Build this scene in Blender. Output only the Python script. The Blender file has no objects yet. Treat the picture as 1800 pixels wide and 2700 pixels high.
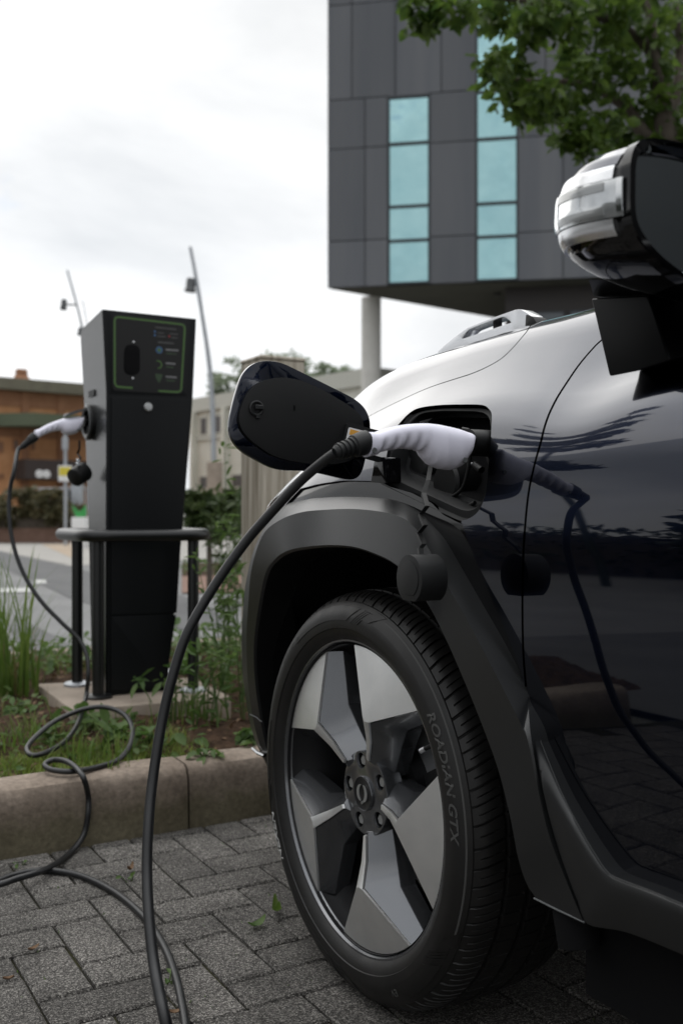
import bpy, bmesh, math, random
import numpy as np
from mathutils import Vector, Matrix
from mathutils.geometry import delaunay_2d_cdt

# ------------------------------------------------------------------ camera, world, sun, exposure
scene = bpy.context.scene
COL = scene.collection
CAM_H = 0.855
cam_d = bpy.data.cameras.new('camera')
cam_d.sensor_fit = 'VERTICAL'; cam_d.sensor_height = 36.0; cam_d.sensor_width = 24.0
cam_d.lens = 35.0
cam_d.clip_start = 0.05; cam_d.clip_end = 3000
cam_d.dof.use_dof = True; cam_d.dof.focus_distance = 1.60; cam_d.dof.aperture_fstop = 4.5
cam = bpy.data.objects.new('camera', cam_d); COL.objects.link(cam)
cam.location = (0, 0, CAM_H); cam.rotation_euler = (math.radians(90), 0, 0)
scene.camera = cam

SUN_EL, SUN_AZ = math.radians(50), math.radians(-24)      # azimuth from +Y, negative = left
sun_dir = Vector((math.sin(SUN_AZ)*math.cos(SUN_EL), math.cos(SUN_AZ)*math.cos(SUN_EL), math.sin(SUN_EL)))
w = bpy.data.worlds.new('World'); scene.world = w; w.use_nodes = True
nt = w.node_tree; nt.nodes.clear()
def N(t, **kw):
    n = nt.nodes.new(t)
    for k, v in kw.items(): setattr(n, k, v)
    return n
def Lk(a, b): nt.links.new(a, b)
out = N('ShaderNodeOutputWorld')
sky = N('ShaderNodeTexSky'); sky.sky_type = 'NISHITA'; sky.sun_disc = False
sky.sun_elevation = SUN_EL; sky.sun_rotation = SUN_AZ
bgs = N('ShaderNodeBackground'); bgs.inputs[1].default_value = 0.10; Lk(sky.outputs[0], bgs.inputs[0])
tc = N('ShaderNodeTexCoord'); sp = N('ShaderNodeSeparateXYZ'); Lk(tc.outputs['Generated'], sp.inputs[0])
cv = N('ShaderNodeVectorMath', operation='MULTIPLY'); Lk(tc.outputs['Generated'], cv.inputs[0]); cv.inputs[1].default_value = (1, 1, 1.7)
def wnoise(scale, detail, rough, off, dist=0.0):
    m = N('ShaderNodeVectorMath', operation='ADD'); Lk(cv.outputs[0], m.inputs[0]); m.inputs[1].default_value = off
    n = N('ShaderNodeTexNoise'); n.inputs['Scale'].default_value = scale; n.inputs['Detail'].default_value = detail
    n.inputs['Roughness'].default_value = rough; n.inputs['Distortion'].default_value = dist
    Lk(m.outputs[0], n.inputs['Vector']); return n
n1 = wnoise(2.1, 7, 0.52, (3.1, 7.7, 0.4), 0.3)
n2 = wnoise(2.6, 6, 0.55, (11.3, 2.9, 0))
cr = N('ShaderNodeValToRGB'); Lk(n1.outputs[0], cr.inputs[0])
cr.color_ramp.elements[0].position = 0.37; cr.color_ramp.elements[0].color = (.475, .492, .512, 1)
cr.color_ramp.elements[1].position = 0.60; cr.color_ramp.elements[1].color = (.735, .74, .742, 1)
dt = N('ShaderNodeVectorMath', operation='DOT_PRODUCT'); Lk(tc.outputs['Generated'], dt.inputs[0])
gl = Vector((math.sin(math.radians(-14))*math.cos(math.radians(4)), math.cos(math.radians(-14))*math.cos(math.radians(4)), math.sin(math.radians(4))))
dt.inputs[1].default_value = gl
mr = N('ShaderNodeMapRange'); Lk(dt.outputs['Value'], mr.inputs[0])
mr.inputs[1].default_value = 0.86; mr.inputs[2].default_value = 1.0; mr.inputs[3].default_value = 1.0; mr.inputs[4].default_value = 1.45
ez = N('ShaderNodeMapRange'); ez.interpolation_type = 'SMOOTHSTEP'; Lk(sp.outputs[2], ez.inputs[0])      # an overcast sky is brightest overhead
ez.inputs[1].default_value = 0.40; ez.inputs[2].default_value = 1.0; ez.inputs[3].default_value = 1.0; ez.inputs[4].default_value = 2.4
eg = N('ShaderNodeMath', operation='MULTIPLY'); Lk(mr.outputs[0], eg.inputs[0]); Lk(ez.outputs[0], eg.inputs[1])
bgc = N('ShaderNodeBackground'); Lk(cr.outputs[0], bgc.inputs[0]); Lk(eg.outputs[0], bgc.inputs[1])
hr = N('ShaderNodeMapRange'); Lk(n2.outputs[0], hr.inputs[0])
hr.inputs[1].default_value = 0.30; hr.inputs[2].default_value = 0.40; hr.inputs[3].default_value = 0.25; hr.inputs[4].default_value = 1.0
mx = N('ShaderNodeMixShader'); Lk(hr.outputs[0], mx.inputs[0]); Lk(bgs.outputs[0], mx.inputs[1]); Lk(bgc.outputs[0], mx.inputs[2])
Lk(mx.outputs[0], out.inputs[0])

sl = bpy.data.lights.new('sun', 'SUN'); sl.energy = 1.1; sl.angle = math.radians(80); sl.color = (1.0, .97, .92)
so = bpy.data.objects.new('sun', sl); COL.objects.link(so)
so.rotation_euler = sun_dir.to_track_quat('Z', 'Y').to_euler(); so.location = (0, 0, 30)

scene.view_settings.view_transform = 'Standard'; scene.view_settings.look = 'None'
scene.view_settings.exposure = 0.3; scene.view_settings.gamma = 1.0
scene.view_settings.use_curve_mapping = False
scene.cycles.max_bounces = 8; scene.cycles.transparent_max_bounces = 8
scene.cycles.use_denoising = True
scene.cycles.caustics_reflective = False; scene.cycles.caustics_refractive = False
scene.cycles.sample_clamp_indirect = 6.0

random.seed(7); RNG = np.random.default_rng(7)

# ------------------------------------------------------------------ materials
def mat(name, col, rough=.5, metal=0.0, spec=.5, coat=0.0, coat_rough=.03, ior=None, trans=0.0, var=None, vscale=8.0, bump=None, bscale=60.0,
        bdist=.002, rvar=None, alpha=None, sheen=0.0, detail=4.0, coords='Object', vramp=(.35, .65)):
    m = bpy.data.materials.new(name); m.use_nodes = True
    t = m.node_tree; p = t.nodes['Principled BSDF']
    p.inputs['Base Color'].default_value = (*col, 1); p.inputs['Roughness'].default_value = rough
    p.inputs['Metallic'].default_value = metal; p.inputs['Specular IOR Level'].default_value = spec
    p.inputs['Coat Weight'].default_value = coat; p.inputs['Coat Roughness'].default_value = coat_rough
    p.inputs['Transmission Weight'].default_value = trans
    if ior: p.inputs['IOR'].default_value = ior
    tcn = t.nodes.new('ShaderNodeTexCoord')
    if var is not None:
        n = t.nodes.new('ShaderNodeTexNoise'); n.inputs['Scale'].default_value = vscale; n.inputs['Detail'].default_value = detail
        n.inputs['Roughness'].default_value = .6
        t.links.new(tcn.outputs[coords], n.inputs['Vector'])
        r = t.nodes.new('ShaderNodeValToRGB'); t.links.new(n.outputs[0], r.inputs[0])
        r.color_ramp.elements[0].position = vramp[0]; r.color_ramp.elements[1].position = vramp[1]
        r.color_ramp.elements[0].color = (*col, 1); r.color_ramp.elements[1].color = (*var, 1)
        t.links.new(r.outputs[0], p.inputs['Base Color'])
    if rvar is not None:
        n = t.nodes.new('ShaderNodeTexNoise'); n.inputs['Scale'].default_value = vscale*1.7; n.inputs['Detail'].default_value = 5
        t.links.new(tcn.outputs[coords], n.inputs['Vector'])
        mrn = t.nodes.new('ShaderNodeMapRange'); t.links.new(n.outputs[0], mrn.inputs[0])
        mrn.inputs[1].default_value = .3; mrn.inputs[2].default_value = .7
        mrn.inputs[3].default_value = rough; mrn.inputs[4].default_value = rvar
        t.links.new(mrn.outputs[0], p.inputs['Roughness'])
    if bump:
        n = t.nodes.new('ShaderNodeTexNoise'); n.inputs['Scale'].default_value = bscale; n.inputs['Detail'].default_value = 6
        t.links.new(tcn.outputs[coords], n.inputs['Vector'])
        b = t.nodes.new('ShaderNodeBump'); b.inputs['Strength'].default_value = bump; b.inputs['Distance'].default_value = bdist
        t.links.new(n.outputs[0], b.inputs['Height']); t.links.new(b.outputs[0], p.inputs['Normal'])
    return m

M = {}
M['paint'] = mat('navy_paint', (.0036, .0066, .0185), .20, 1.0, .5, coat=1.0, coat_rough=.022, ior=1.6)
M['paint'].node_tree.nodes['Principled BSDF'].inputs['Coat IOR'].default_value = 1.52
M['gloss'] = mat('gloss_black', (.003, .003, .0035), .06, 0, .5)
M['clad'] = mat('grained_cladding', (.0100, .0107, .0112), .35, 0, .6, bump=.12, bscale=900, bdist=.0006, var=(.0125, .0132, .0138), vscale=5)
M['black'] = mat('black_plastic', (.0045, .0048, .005), .5, 0, .35)
M['blackrough'] = mat('matt_black_lining', (.006, .006, .0065), .9, 0, .1)
M['soft'] = mat('soft_black_rubber', (.008, .0085, .009), .55, 0, .4, bump=.08, bscale=300)
M['grey'] = mat('grey_plastic', (.10, .105, .108), .4, 0, .5)
M['port'] = mat('port_plastic', (.0075, .008, .0085), .6, 0, .2)
M['tyre'] = mat('tyre_rubber', (.0045, .0043, .0042), .40, 0, .38, var=(.0085, .0079, .0074), vscale=9, rvar=.6, bump=.1, bscale=220, bdist=.0008)
M['tyre_letter'] = mat('worn_tyre_lettering', (.060, .060, .058), .6, 0, .3)
M['tyre_white'] = mat('white_tyre_lettering', (.45, .45, .44), .6, 0, .3)
M['mach'] = mat('machined_alloy', (.84, .85, .85), .42, 1.0, .5, var=(.90, .905, .90), vscale=3)
M['rim'] = mat('dark_painted_alloy', (.13, .134, .142), .24, .75, .5, coat=.5, coat_rough=.08)
M['rimdark'] = mat('rim_barrel', (.010, .010, .011), .4, .2, .4)
M['steel'] = mat('brake_steel', (.50, .51, .54), .42, .9, .5, var=(.60, .61, .63), vscale=20)
M['chrome'] = mat('bright_chrome', (.72, .73, .74), .12, 1.0, .5)
M['silver'] = mat('bright_silver_trim', (.74, .75, .77), .26, .9, .5)
M['indic'] = mat('clear_indicator_glass', (.70, .72, .73), .10, .7, .6, coat=1.0, var=(.52, .54, .55), vscale=55)
M['satin'] = mat('satin_silver_trim', (.42, .43, .43), .38, .75, .5)
M['white'] = mat('lilac_white_plastic', (.75, .74, .85), .40, 0, .45)
M['cable'] = mat('black_cable_sheath', (.007, .0073, .0082), .40, 0, .5, var=(.011, .0115, .0125), vscale=30, bump=.12, bscale=120, bdist=.0006)
M['mirror'] = mat('mirror_silvering', (.42, .46, .48), .02, 1.0, .5)
M['lens'] = mat('clear_lens', (.85, .87, .88), .05, 0, .5, trans=.7, ior=1.45)
M['lamp_white'] = mat('headlight_glass', (.75, .77, .78), .04, .55, .5, coat=1)
M['sail'] = mat('satin_black_sail', (.0025, .0027, .003), .30, 0, .15)
M['barlens'] = mat('smoked_lens_rib', (.36, .37, .37), .15, .5, .5)
M['glass'] = mat('dark_car_glass', (.004, .005, .006), .02, 0, .25)
M['tint'] = mat('teal_mirror_glass', (.41, .68, .71), .06, .95, .5, var=(.48, .75, .77), vscale=.9)
M['panel'] = mat('charcoal_cement_panel', (.108, .115, .129), .75, 0, .3, var=(.134, .139, .150), vscale=.8, detail=8, bump=.2, bscale=12, bdist=.004)
M['joint'] = mat('dark_joint', (.045, .047, .052), .8)
M['frame'] = mat('dark_window_frame', (.022, .03, .036), .5)
M['soffit'] = mat('olive_soffit', (.075, .075, .062), .85, 0, .2, var=(.088, .088, .072), vscale=.7)
M['column'] = mat('pale_column', (.52, .51, .48), .7, 0, .3, var=(.58, .57, .54), vscale=2)
M['shop'] = mat('shopfront_glass', (.10, .11, .12), .1, .3, .5)
M['cab'] = mat('charger_black_coat', (.0030, .0038, .0046), .45, 0, .22, bump=.05, bscale=400)
M['cab_skylit'] = mat('charger_skylit_coat', (.034, .036, .037), .26, 0, .9, bump=.05, bscale=400)  # cabinet's left side: sky sheen put into a paler copy of the coat
M['cabpanel'] = mat('charger_display_film', (.0035, .0035, .0036), .28, 0, .3)
M['green'] = mat('green_print', (.05, .115, .024), .5)
M['greend'] = mat('dim_green_print', (.02, .045, .016), .5)
M['blue'] = mat('blue_print', (.03, .09, .20), .5)
M['red'] = mat('red_print', (.22, .015, .02), .5)
M['greyprint'] = mat('grey_print', (.16, .16, .165), .6)
M['dimprint'] = mat('dim_grey_print', (.055, .055, .055), .6)
M['orange'] = mat('orange_print', (.72, .36, .06), .5)
M['yellow'] = mat('yellow_print', (.60, .50, .05), .5)
M['whitepaint'] = mat('white_print', (.72, .72, .72), .5)
M['tube'] = mat('black_powder_tube', (.0055, .006, .0065), .34, 0, .5)
M['lampmetal'] = mat('galvanised_steel', (.34, .36, .39), .45, .6, .5, var=(.40, .42, .44), vscale=4)
M['lampdark'] = mat('grey_lamp_head', (.10, .105, .11), .5, .2)
def kerb_mat():
    m = mat('weathered_kerb_concrete', (.155, .126, .102), .92, 0, .2, var=(.29, .245, .205), vscale=5, detail=12, bump=.6, bscale=120, bdist=.003, vramp=(.30, .70)); t = m.node_tree; p = t.nodes['Principled BSDF']
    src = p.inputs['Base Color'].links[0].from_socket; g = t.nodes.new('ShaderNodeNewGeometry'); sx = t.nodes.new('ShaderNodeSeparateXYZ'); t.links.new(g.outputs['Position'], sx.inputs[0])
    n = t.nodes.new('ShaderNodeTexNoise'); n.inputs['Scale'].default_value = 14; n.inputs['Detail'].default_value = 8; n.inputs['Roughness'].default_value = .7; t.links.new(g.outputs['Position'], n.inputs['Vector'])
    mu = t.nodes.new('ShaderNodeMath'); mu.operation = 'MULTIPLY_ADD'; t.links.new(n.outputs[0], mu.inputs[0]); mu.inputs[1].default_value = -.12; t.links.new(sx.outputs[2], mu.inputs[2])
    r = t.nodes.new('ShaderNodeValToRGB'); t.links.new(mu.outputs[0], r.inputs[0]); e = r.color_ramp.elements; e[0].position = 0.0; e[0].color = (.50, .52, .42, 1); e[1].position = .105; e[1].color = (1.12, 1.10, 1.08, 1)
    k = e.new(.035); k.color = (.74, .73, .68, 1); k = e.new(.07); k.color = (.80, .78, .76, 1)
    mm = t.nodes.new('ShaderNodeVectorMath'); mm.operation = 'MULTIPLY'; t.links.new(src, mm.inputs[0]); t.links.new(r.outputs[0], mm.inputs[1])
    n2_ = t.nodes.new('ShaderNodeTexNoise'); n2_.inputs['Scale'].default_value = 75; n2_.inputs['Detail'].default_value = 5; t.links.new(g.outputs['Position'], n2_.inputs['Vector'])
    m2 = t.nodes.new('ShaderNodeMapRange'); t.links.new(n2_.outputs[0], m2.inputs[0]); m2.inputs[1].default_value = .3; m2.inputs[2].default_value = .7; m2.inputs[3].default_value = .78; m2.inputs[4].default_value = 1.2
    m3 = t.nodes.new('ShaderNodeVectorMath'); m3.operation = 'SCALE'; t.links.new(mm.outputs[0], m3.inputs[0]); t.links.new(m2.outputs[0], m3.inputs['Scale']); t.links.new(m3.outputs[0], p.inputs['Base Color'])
    return m
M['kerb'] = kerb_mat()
M['conc'] = mat('plain_concrete', (.27, .225, .185), .9, 0, .2, var=(.34, .285, .235), vscale=6, detail=9, bump=.3, bscale=60, bdist=.003)
M['soil'] = mat('bark_soil', (.028, .018, .012), .95, 0, .1, var=(.075, .046, .03), vscale=22, detail=10, bump=.9, bscale=40, bdist=.02)
M['asphalt'] = mat('worn_asphalt', (.17, .17, .17), .9, 0, .2, var=(.21, .21, .208), vscale=1.2, detail=10, bump=.4, bscale=80, bdist=.006)
M['asphaltd'] = mat('darker_asphalt', (.105, .106, .108), .9, 0, .2, var=(.13, .13, .13), vscale=2, detail=9)
M['path'] = mat('pale_path_slabs', (.30, .29, .27), .9, 0, .2, var=(.36, .345, .32), vscale=1.1, detail=8)
M['pathpink'] = mat('buff_path', (.34, .27, .20), .9, 0, .2, var=(.38, .31, .24), vscale=1.1)
M['redkerb'] = mat('red_brown_edging', (.17, .105, .08), .9, 0, .2, var=(.22, .14, .11), vscale=5)
M['line'] = mat('white_road_paint', (.55, .55, .53), .8, var=(.38, .38, .37), vscale=14)
M['ground'] = mat('far_ground', (.12, .12, .105), .95, var=(.15, .15, .13), vscale=.2)
M['brick'] = mat('orange_brick', (.44, .22, .105), .85, 0, .2, var=(.52, .275, .14), vscale=3, detail=8)
M['brickd'] = mat('brown_brick_pier', (.26, .125, .065), .85, var=(.30, .15, .08), vscale=3)
M['fascia'] = mat('olive_fascia', (.14, .13, .095), .8, var=(.17, .16, .115), vscale=2)
M['canopyg'] = mat('green_canopy_edge', (.10, .12, .075), .8)
M['dark'] = mat('dark_opening', (.03, .026, .025), .6)
M['awning'] = mat('dark_brown_awning', (.045, .033, .030), .8)
M['cream'] = mat('cream_concrete_facade', (.62, .62, .55), .85, var=(.68, .675, .61), vscale=1.5)
M['creamband'] = mat('grey_cream_band', (.50, .50, .45), .85)
M['winbrown'] = mat('brown_window', (.06, .05, .048), .35)
M['timber'] = mat('weathered_timber', (.25, .215, .165), .85, 0, .2, var=(.52, .475, .40), vscale=3, vramp=(.38, .60), detail=8)
M['leaf'] = None

def leafmat(name, col, var, trl=.35, rough=.45, vscale=9.0):
    m = bpy.data.materials.new(name); m.use_nodes = True; t = m.node_tree
    p = t.nodes['Principled BSDF']; o = t.nodes['Material Output']
    tcn = t.nodes.new('ShaderNodeTexCoord')
    n = t.nodes.new('ShaderNodeTexNoise'); n.inputs['Scale'].default_value = vscale; n.inputs['Detail'].default_value = 3
    t.links.new(tcn.outputs['Object'], n.inputs['Vector'])
    r = t.nodes.new('ShaderNodeValToRGB'); t.links.new(n.outputs[0], r.inputs[0])
    r.color_ramp.elements[0].position = .35; r.color_ramp.elements[1].position = .68
    r.color_ramp.elements[0].color = (*col, 1); r.color_ramp.elements[1].color = (*var, 1)
    t.links.new(r.outputs[0], p.inputs['Base Color'])
    p.inputs['Roughness'].default_value = rough; p.inputs['Specular IOR Level'].default_value = .35
    tr = t.nodes.new('ShaderNodeBsdfTranslucent'); t.links.new(r.outputs[0], tr.inputs[0])
    ms = t.nodes.new('ShaderNodeMixShader'); ms.inputs[0].default_value = trl
    t.links.new(p.outputs[0], ms.inputs[1]); t.links.new(tr.outputs[0], ms.inputs[2]); t.links.new(ms.outputs[0], o.inputs[0])
    return m
M['leaf'] = leafmat('broad_leaf', (.040, .082, .016), (.13, .20, .036), .5)
M['pine'] = leafmat('pine_needles', (.012, .022, .010), (.022, .036, .014), .1)
M['hedge'] = leafmat('hedge_leaf', (.075, .078, .036), (.14, .115, .058), .3)
M['shrub'] = leafmat('shrub_leaf', (.035, .062, .018), (.075, .10, .034), .3)
M['haze_leaf'] = leafmat('haze_paled_leaf', (.24, .29, .20), (.32, .37, .26), .35, vscale=1)  # distance haze lightened into the leaf colour
M['grass'] = leafmat('grass_blade', (.075, .14, .022), (.16, .225, .05), .45)
M['fresh'] = leafmat('fresh_grass', (.13, .20, .03), (.24, .30, .06), .45)
M['weed'] = leafmat('weed_leaf', (.06, .12, .028), (.14, .21, .06), .45)
M['drygrass'] = leafmat('dry_grass', (.15, .12, .05), (.24, .19, .085), .3)
M['litter'] = leafmat('dead_leaf', (.11, .06, .03), (.22, .145, .09), .1, .8, 30)
M['brightgreen'] = mat('vivid_green_leaf', (.04, .30, .07), .5)
M['bark'] = mat('grey_brown_bark', (.075, .062, .05), .9, 0, .2, var=(.115, .098, .082), vscale=9, bump=.5, bscale=40, bdist=.01)

# exposed aggregate pavers: dark and light grains
def paver_mat():
    m = bpy.data.materials.new('exposed_aggregate_paver'); m.use_nodes = True; t = m.node_tree; p = t.nodes['Principled BSDF']
    tcn = t.nodes.new('ShaderNodeTexCoord'); g = t.nodes.new('ShaderNodeNewGeometry'); oi = t.nodes.new('ShaderNodeObjectInfo')
    vo = t.nodes.new('ShaderNodeTexVoronoi'); vo.inputs['Scale'].default_value = 420; t.links.new(g.outputs['Position'], vo.inputs['Vector'])
    bw = t.nodes.new('ShaderNodeSeparateColor'); t.links.new(vo.outputs['Color'], bw.inputs[0])
    r = t.nodes.new('ShaderNodeValToRGB'); t.links.new(bw.outputs[0], r.inputs[0])
    e = r.color_ramp.elements; e[0].position = 0; e[0].color = (.028, .026, .024, 1); e[1].position = 1; e[1].color = (.31, .295, .27, 1)
    k = e.new(.45); k.color = (.075, .07, .065, 1); k = e.new(.8); k.color = (.17, .16, .148, 1)
    n = t.nodes.new('ShaderNodeTexNoise'); n.inputs['Scale'].default_value = 7; n.inputs['Detail'].default_value = 7; t.links.new(g.outputs['Position'], n.inputs['Vector'])
    mrn = t.nodes.new('ShaderNodeMapRange'); t.links.new(n.outputs[0], mrn.inputs[0]); mrn.inputs[1].default_value = .3; mrn.inputs[2].default_value = .7
    mrn.inputs[3].default_value = .72; mrn.inputs[4].default_value = 1.2
    mo = t.nodes.new('ShaderNodeMapRange'); t.links.new(oi.outputs['Random'], mo.inputs[0]); mo.inputs[3].default_value = .74; mo.inputs[4].default_value = 1.2
    ml = t.nodes.new('ShaderNodeMath'); ml.operation = 'MULTIPLY'; t.links.new(mrn.outputs[0], ml.inputs[0]); t.links.new(mo.outputs[0], ml.inputs[1])
    mm = t.nodes.new('ShaderNodeVectorMath'); mm.operation = 'SCALE'; t.links.new(r.outputs[0], mm.inputs[0]); t.links.new(ml.outputs[0], mm.inputs['Scale'])
    t.links.new(mm.outputs[0], p.inputs['Base Color'])
    p.inputs['Roughness'].default_value = .85; p.inputs['Specular IOR Level'].default_value = .25
    b = t.nodes.new('ShaderNodeBump'); b.inputs['Strength'].default_value = .8; b.inputs['Distance'].default_value = .0025
    t.links.new(vo.outputs['Distance'], b.inputs['Height']); t.links.new(b.outputs[0], p.inputs['Normal'])
    return m
M['paver'] = paver_mat()
M['sand'] = mat('mossy_joint_sand', (.012, .011, .009), .95, 0, .1, var=(.035, .034, .016), vscale=9, bump=.5, bscale=200)

def per_object(m, lo, hi):              # each panel or stone a little different
    t = m.node_tree; p = t.nodes['Principled BSDF']; src = p.inputs['Base Color'].links[0].from_socket
    oi = t.nodes.new('ShaderNodeObjectInfo'); mo = t.nodes.new('ShaderNodeMapRange'); t.links.new(oi.outputs['Random'], mo.inputs[0]); mo.inputs[3].default_value = lo; mo.inputs[4].default_value = hi
    mm = t.nodes.new('ShaderNodeVectorMath'); mm.operation = 'SCALE'; t.links.new(src, mm.inputs[0]); t.links.new(mo.outputs[0], mm.inputs['Scale']); t.links.new(mm.outputs[0], p.inputs['Base Color'])
per_object(M['panel'], .90, 1.10); per_object(M['kerb'], .93, 1.07)
def pane_bump(m):
    t = m.node_tree; p = t.nodes['Principled BSDF']; g = t.nodes.new('ShaderNodeNewGeometry'); n = t.nodes.new('ShaderNodeTexNoise'); n.inputs['Scale'].default_value = .9; n.inputs['Detail'].default_value = 2
    b = t.nodes.new('ShaderNodeBump'); b.inputs['Strength'].default_value = .6; b.inputs['Distance'].default_value = .05
    t.links.new(g.outputs['Position'], n.inputs['Vector']); t.links.new(n.outputs[0], b.inputs['Height']); t.links.new(b.outputs[0], p.inputs['Normal'])
pane_bump(M['tint'])
# timber: vertical grain
def grain(m, sc=(26, 26, 1.2)):
    t = m.node_tree
    for n in [n for n in t.nodes if n.type == 'TEX_NOISE']:
        mp = t.nodes.new('ShaderNodeMapping'); mp.inputs['Scale'].default_value = sc
        src = n.inputs['Vector'].links[0].from_socket
        t.links.new(src, mp.inputs['Vector']); t.links.new(mp.outputs[0], n.inputs['Vector'])
grain(M['timber'], (11, 11, .45)); grain(M['panel'], (1.6, 1.6, .10))
grain(M['mach'], (6, .2, 6))

# ------------------------------------------------------------------ mesh helpers
def link(name, me, parent=None, mtl=None):
    o = bpy.data.objects.new(name, me); COL.objects.link(o)
    if parent is not None: o.parent = parent
    if mtl is not None: me.materials.append(M[mtl] if isinstance(mtl, str) else mtl)
    return o
def mesh(name, V, F, mtl=None, parent=None, smooth=False, normals=None, angle=None):
    me = bpy.data.meshes.new(name)
    me.from_pydata([tuple(map(float, v)) for v in V], [], [tuple(map(int, f)) for f in F]); me.update()
    if smooth or normals is not None:
        me.polygons.foreach_set('use_smooth', [True]*len(me.polygons))
    if angle is not None:
        me.polygons.foreach_set('use_smooth', [True]*len(me.polygons)); me.set_sharp_from_angle(angle=math.radians(angle))
    if normals is not None:
        me.normals_split_custom_set_from_vertices([tuple(map(float, n)) for n in normals])
    return link(name, me, parent, mtl)
def from_bm(name, bm, mtl, parent=None, angle=None):
    me = bpy.data.meshes.new(name); bmesh.ops.recalc_face_normals(bm, faces=bm.faces); bm.to_mesh(me); bm.free()
    if angle is not None:
        me.polygons.foreach_set('use_smooth', [True]*len(me.polygons)); me.set_sharp_from_angle(angle=math.radians(angle))
    return link(name, me, parent, mtl)
def empty(name, loc=(0, 0, 0), rz=0.0, label=None, cat=None, group=None):
    o = bpy.data.objects.new(name, None); COL.objects.link(o); o.location = loc; o.rotation_euler = (0, 0, rz); o.empty_display_size = .1
    if label: tag(o, label, cat, group)
    return o
def tag(o, label, cat, group=None):
    o['label'] = label; o['category'] = cat
    if group: o['group'] = group
    return o
def struct(o): o['kind'] = 'structure'; return o
def stuff(o): o['kind'] = 'stuff'; return o

def catmull(P, n=8, closed=False):
    P = np.asarray(P, float); m = len(P); out = []
    rng = range(m if closed else m-1)
    for i in rng:
        if closed: p0, p1, p2, p3 = P[(i-1) % m], P[i], P[(i+1) % m], P[(i+2) % m]
        else: p0, p1, p2, p3 = P[max(i-1, 0)], P[i], P[i+1], P[min(i+2, m-1)]
        for k in range(n):
            t = k/n
            out.append(.5*((2*p1)+(-p0+p2)*t+(2*p0-5*p1+4*p2-p3)*t*t+(-p0+3*p1-3*p2+p3)*t**3))
    if not closed: out.append(P[-1])
    return np.array(out)
def tube_vf(P, r, seg=12, closed=False, cap=True, flat=None):
    P = np.asarray(P, float); m = len(P)
    R = np.full(m, r) if np.isscalar(r) else np.asarray(r, float)
    T = np.gradient(P, axis=0) if not closed else np.roll(P, -1, 0)-np.roll(P, 1, 0)
    T /= np.linalg.norm(T, axis=1)[:, None]+1e-12
    up = np.array([0, 0, 1.]) if abs(T[0][2]) < .9 else np.array([1., 0, 0])
    u = up-T[0]*(up@T[0]); u /= np.linalg.norm(u); V = []
    for i in range(m):
        u = u-T[i]*(u@T[i]); u /= np.linalg.norm(u); v = np.cross(T[i], u)
        for k in range(seg):
            a = 2*math.pi*(k+.5)/seg; f = 1 if flat is None else flat
            V.append(P[i]+R[i]*(math.cos(a)*u+math.sin(a)*v*f))
    F = []
    for i in range(m if closed else m-1):
        j = (i+1) % m
        for k in range(seg):
            l = (k+1) % seg; F.append((i*seg+k, i*seg+l, j*seg+l, j*seg+k))
    if cap and not closed:
        F.append(tuple(range(seg))[::-1]); F.append(tuple((m-1)*seg+k for k in range(seg)))
    return V, F
def tube(name, P, r, mtl, parent=None, seg=12, closed=False, flat=None, angle=50):
    V, F = tube_vf(P, r, seg, closed, True, flat); return mesh(name, V, F, mtl, parent, angle=angle)
class MB:                                   # collects shapes into one mesh
    def __init__(s): s.V = []; s.F = []
    def add(s, V, F):
        k = len(s.V); s.V += [tuple(v) for v in V]; s.F += [tuple(i+k for i in f) for f in F]
    def box(s, lo, hi):
        x0, y0, z0 = lo; x1, y1, z1 = hi
        s.add([(x0,y0,z0),(x1,y0,z0),(x1,y1,z0),(x0,y1,z0),(x0,y0,z1),(x1,y0,z1),(x1,y1,z1),(x0,y1,z1)],
              [(0,3,2,1),(4,5,6,7),(0,1,5,4),(1,2,6,5),(2,3,7,6),(3,0,4,7)])
    def tube(s, P, r, seg=8, closed=False): s.add(*tube_vf(P, r, seg, closed))
    def build(s, name, mtl, parent=None, angle=None, smooth=False): return mesh(name, s.V, s.F, mtl, parent, smooth=smooth, angle=angle)
def box(name, lo, hi, mtl, parent=None, bevel=0.0, seg=2):
    bm = bmesh.new(); bmesh.ops.create_cube(bm, size=1)
    lo = np.array(lo, float); hi = np.array(hi, float)
    for v in bm.verts: v.co = Vector(((lo+hi)/2+np.array(v.co)*(hi-lo)))
    if bevel: bmesh.ops.bevel(bm, geom=list(bm.edges), offset=bevel, segments=seg, profile=.6, affect='EDGES')
    return from_bm(name, bm, mtl, parent, angle=35 if bevel else None)
def lathe_vf(prof, seg, c, ax, u, v):       # prof: (radius, height along ax)
    c, ax, u, v = (np.asarray(q, float) for q in (c, ax, u, v)); V = []; F = []
    for r, h in prof:
        for k in range(seg):
            a = 2*math.pi*k/seg; V.append(c+ax*h+r*(math.cos(a)*u+math.sin(a)*v))
    for i in range(len(prof)-1):
        for k in range(seg):
            l = (k+1) % seg; F.append((i*seg+k, i*seg+l, (i+1)*seg+l, (i+1)*seg+k))
    return V, F
def lathe(name, prof, mtl, parent=None, seg=32, c=(0, 0, 0), ax=(0, 0, 1), u=(1, 0, 0), v=(0, 1, 0), angle=40, caps=True):
    V, F = lathe_vf(prof, seg, c, ax, u, v)
    if caps: F.append(tuple(range(seg))[::-1]); F.append(tuple((len(prof)-1)*seg+k for k in range(seg)))
    return mesh(name, V, F, mtl, parent, angle=angle)
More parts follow.
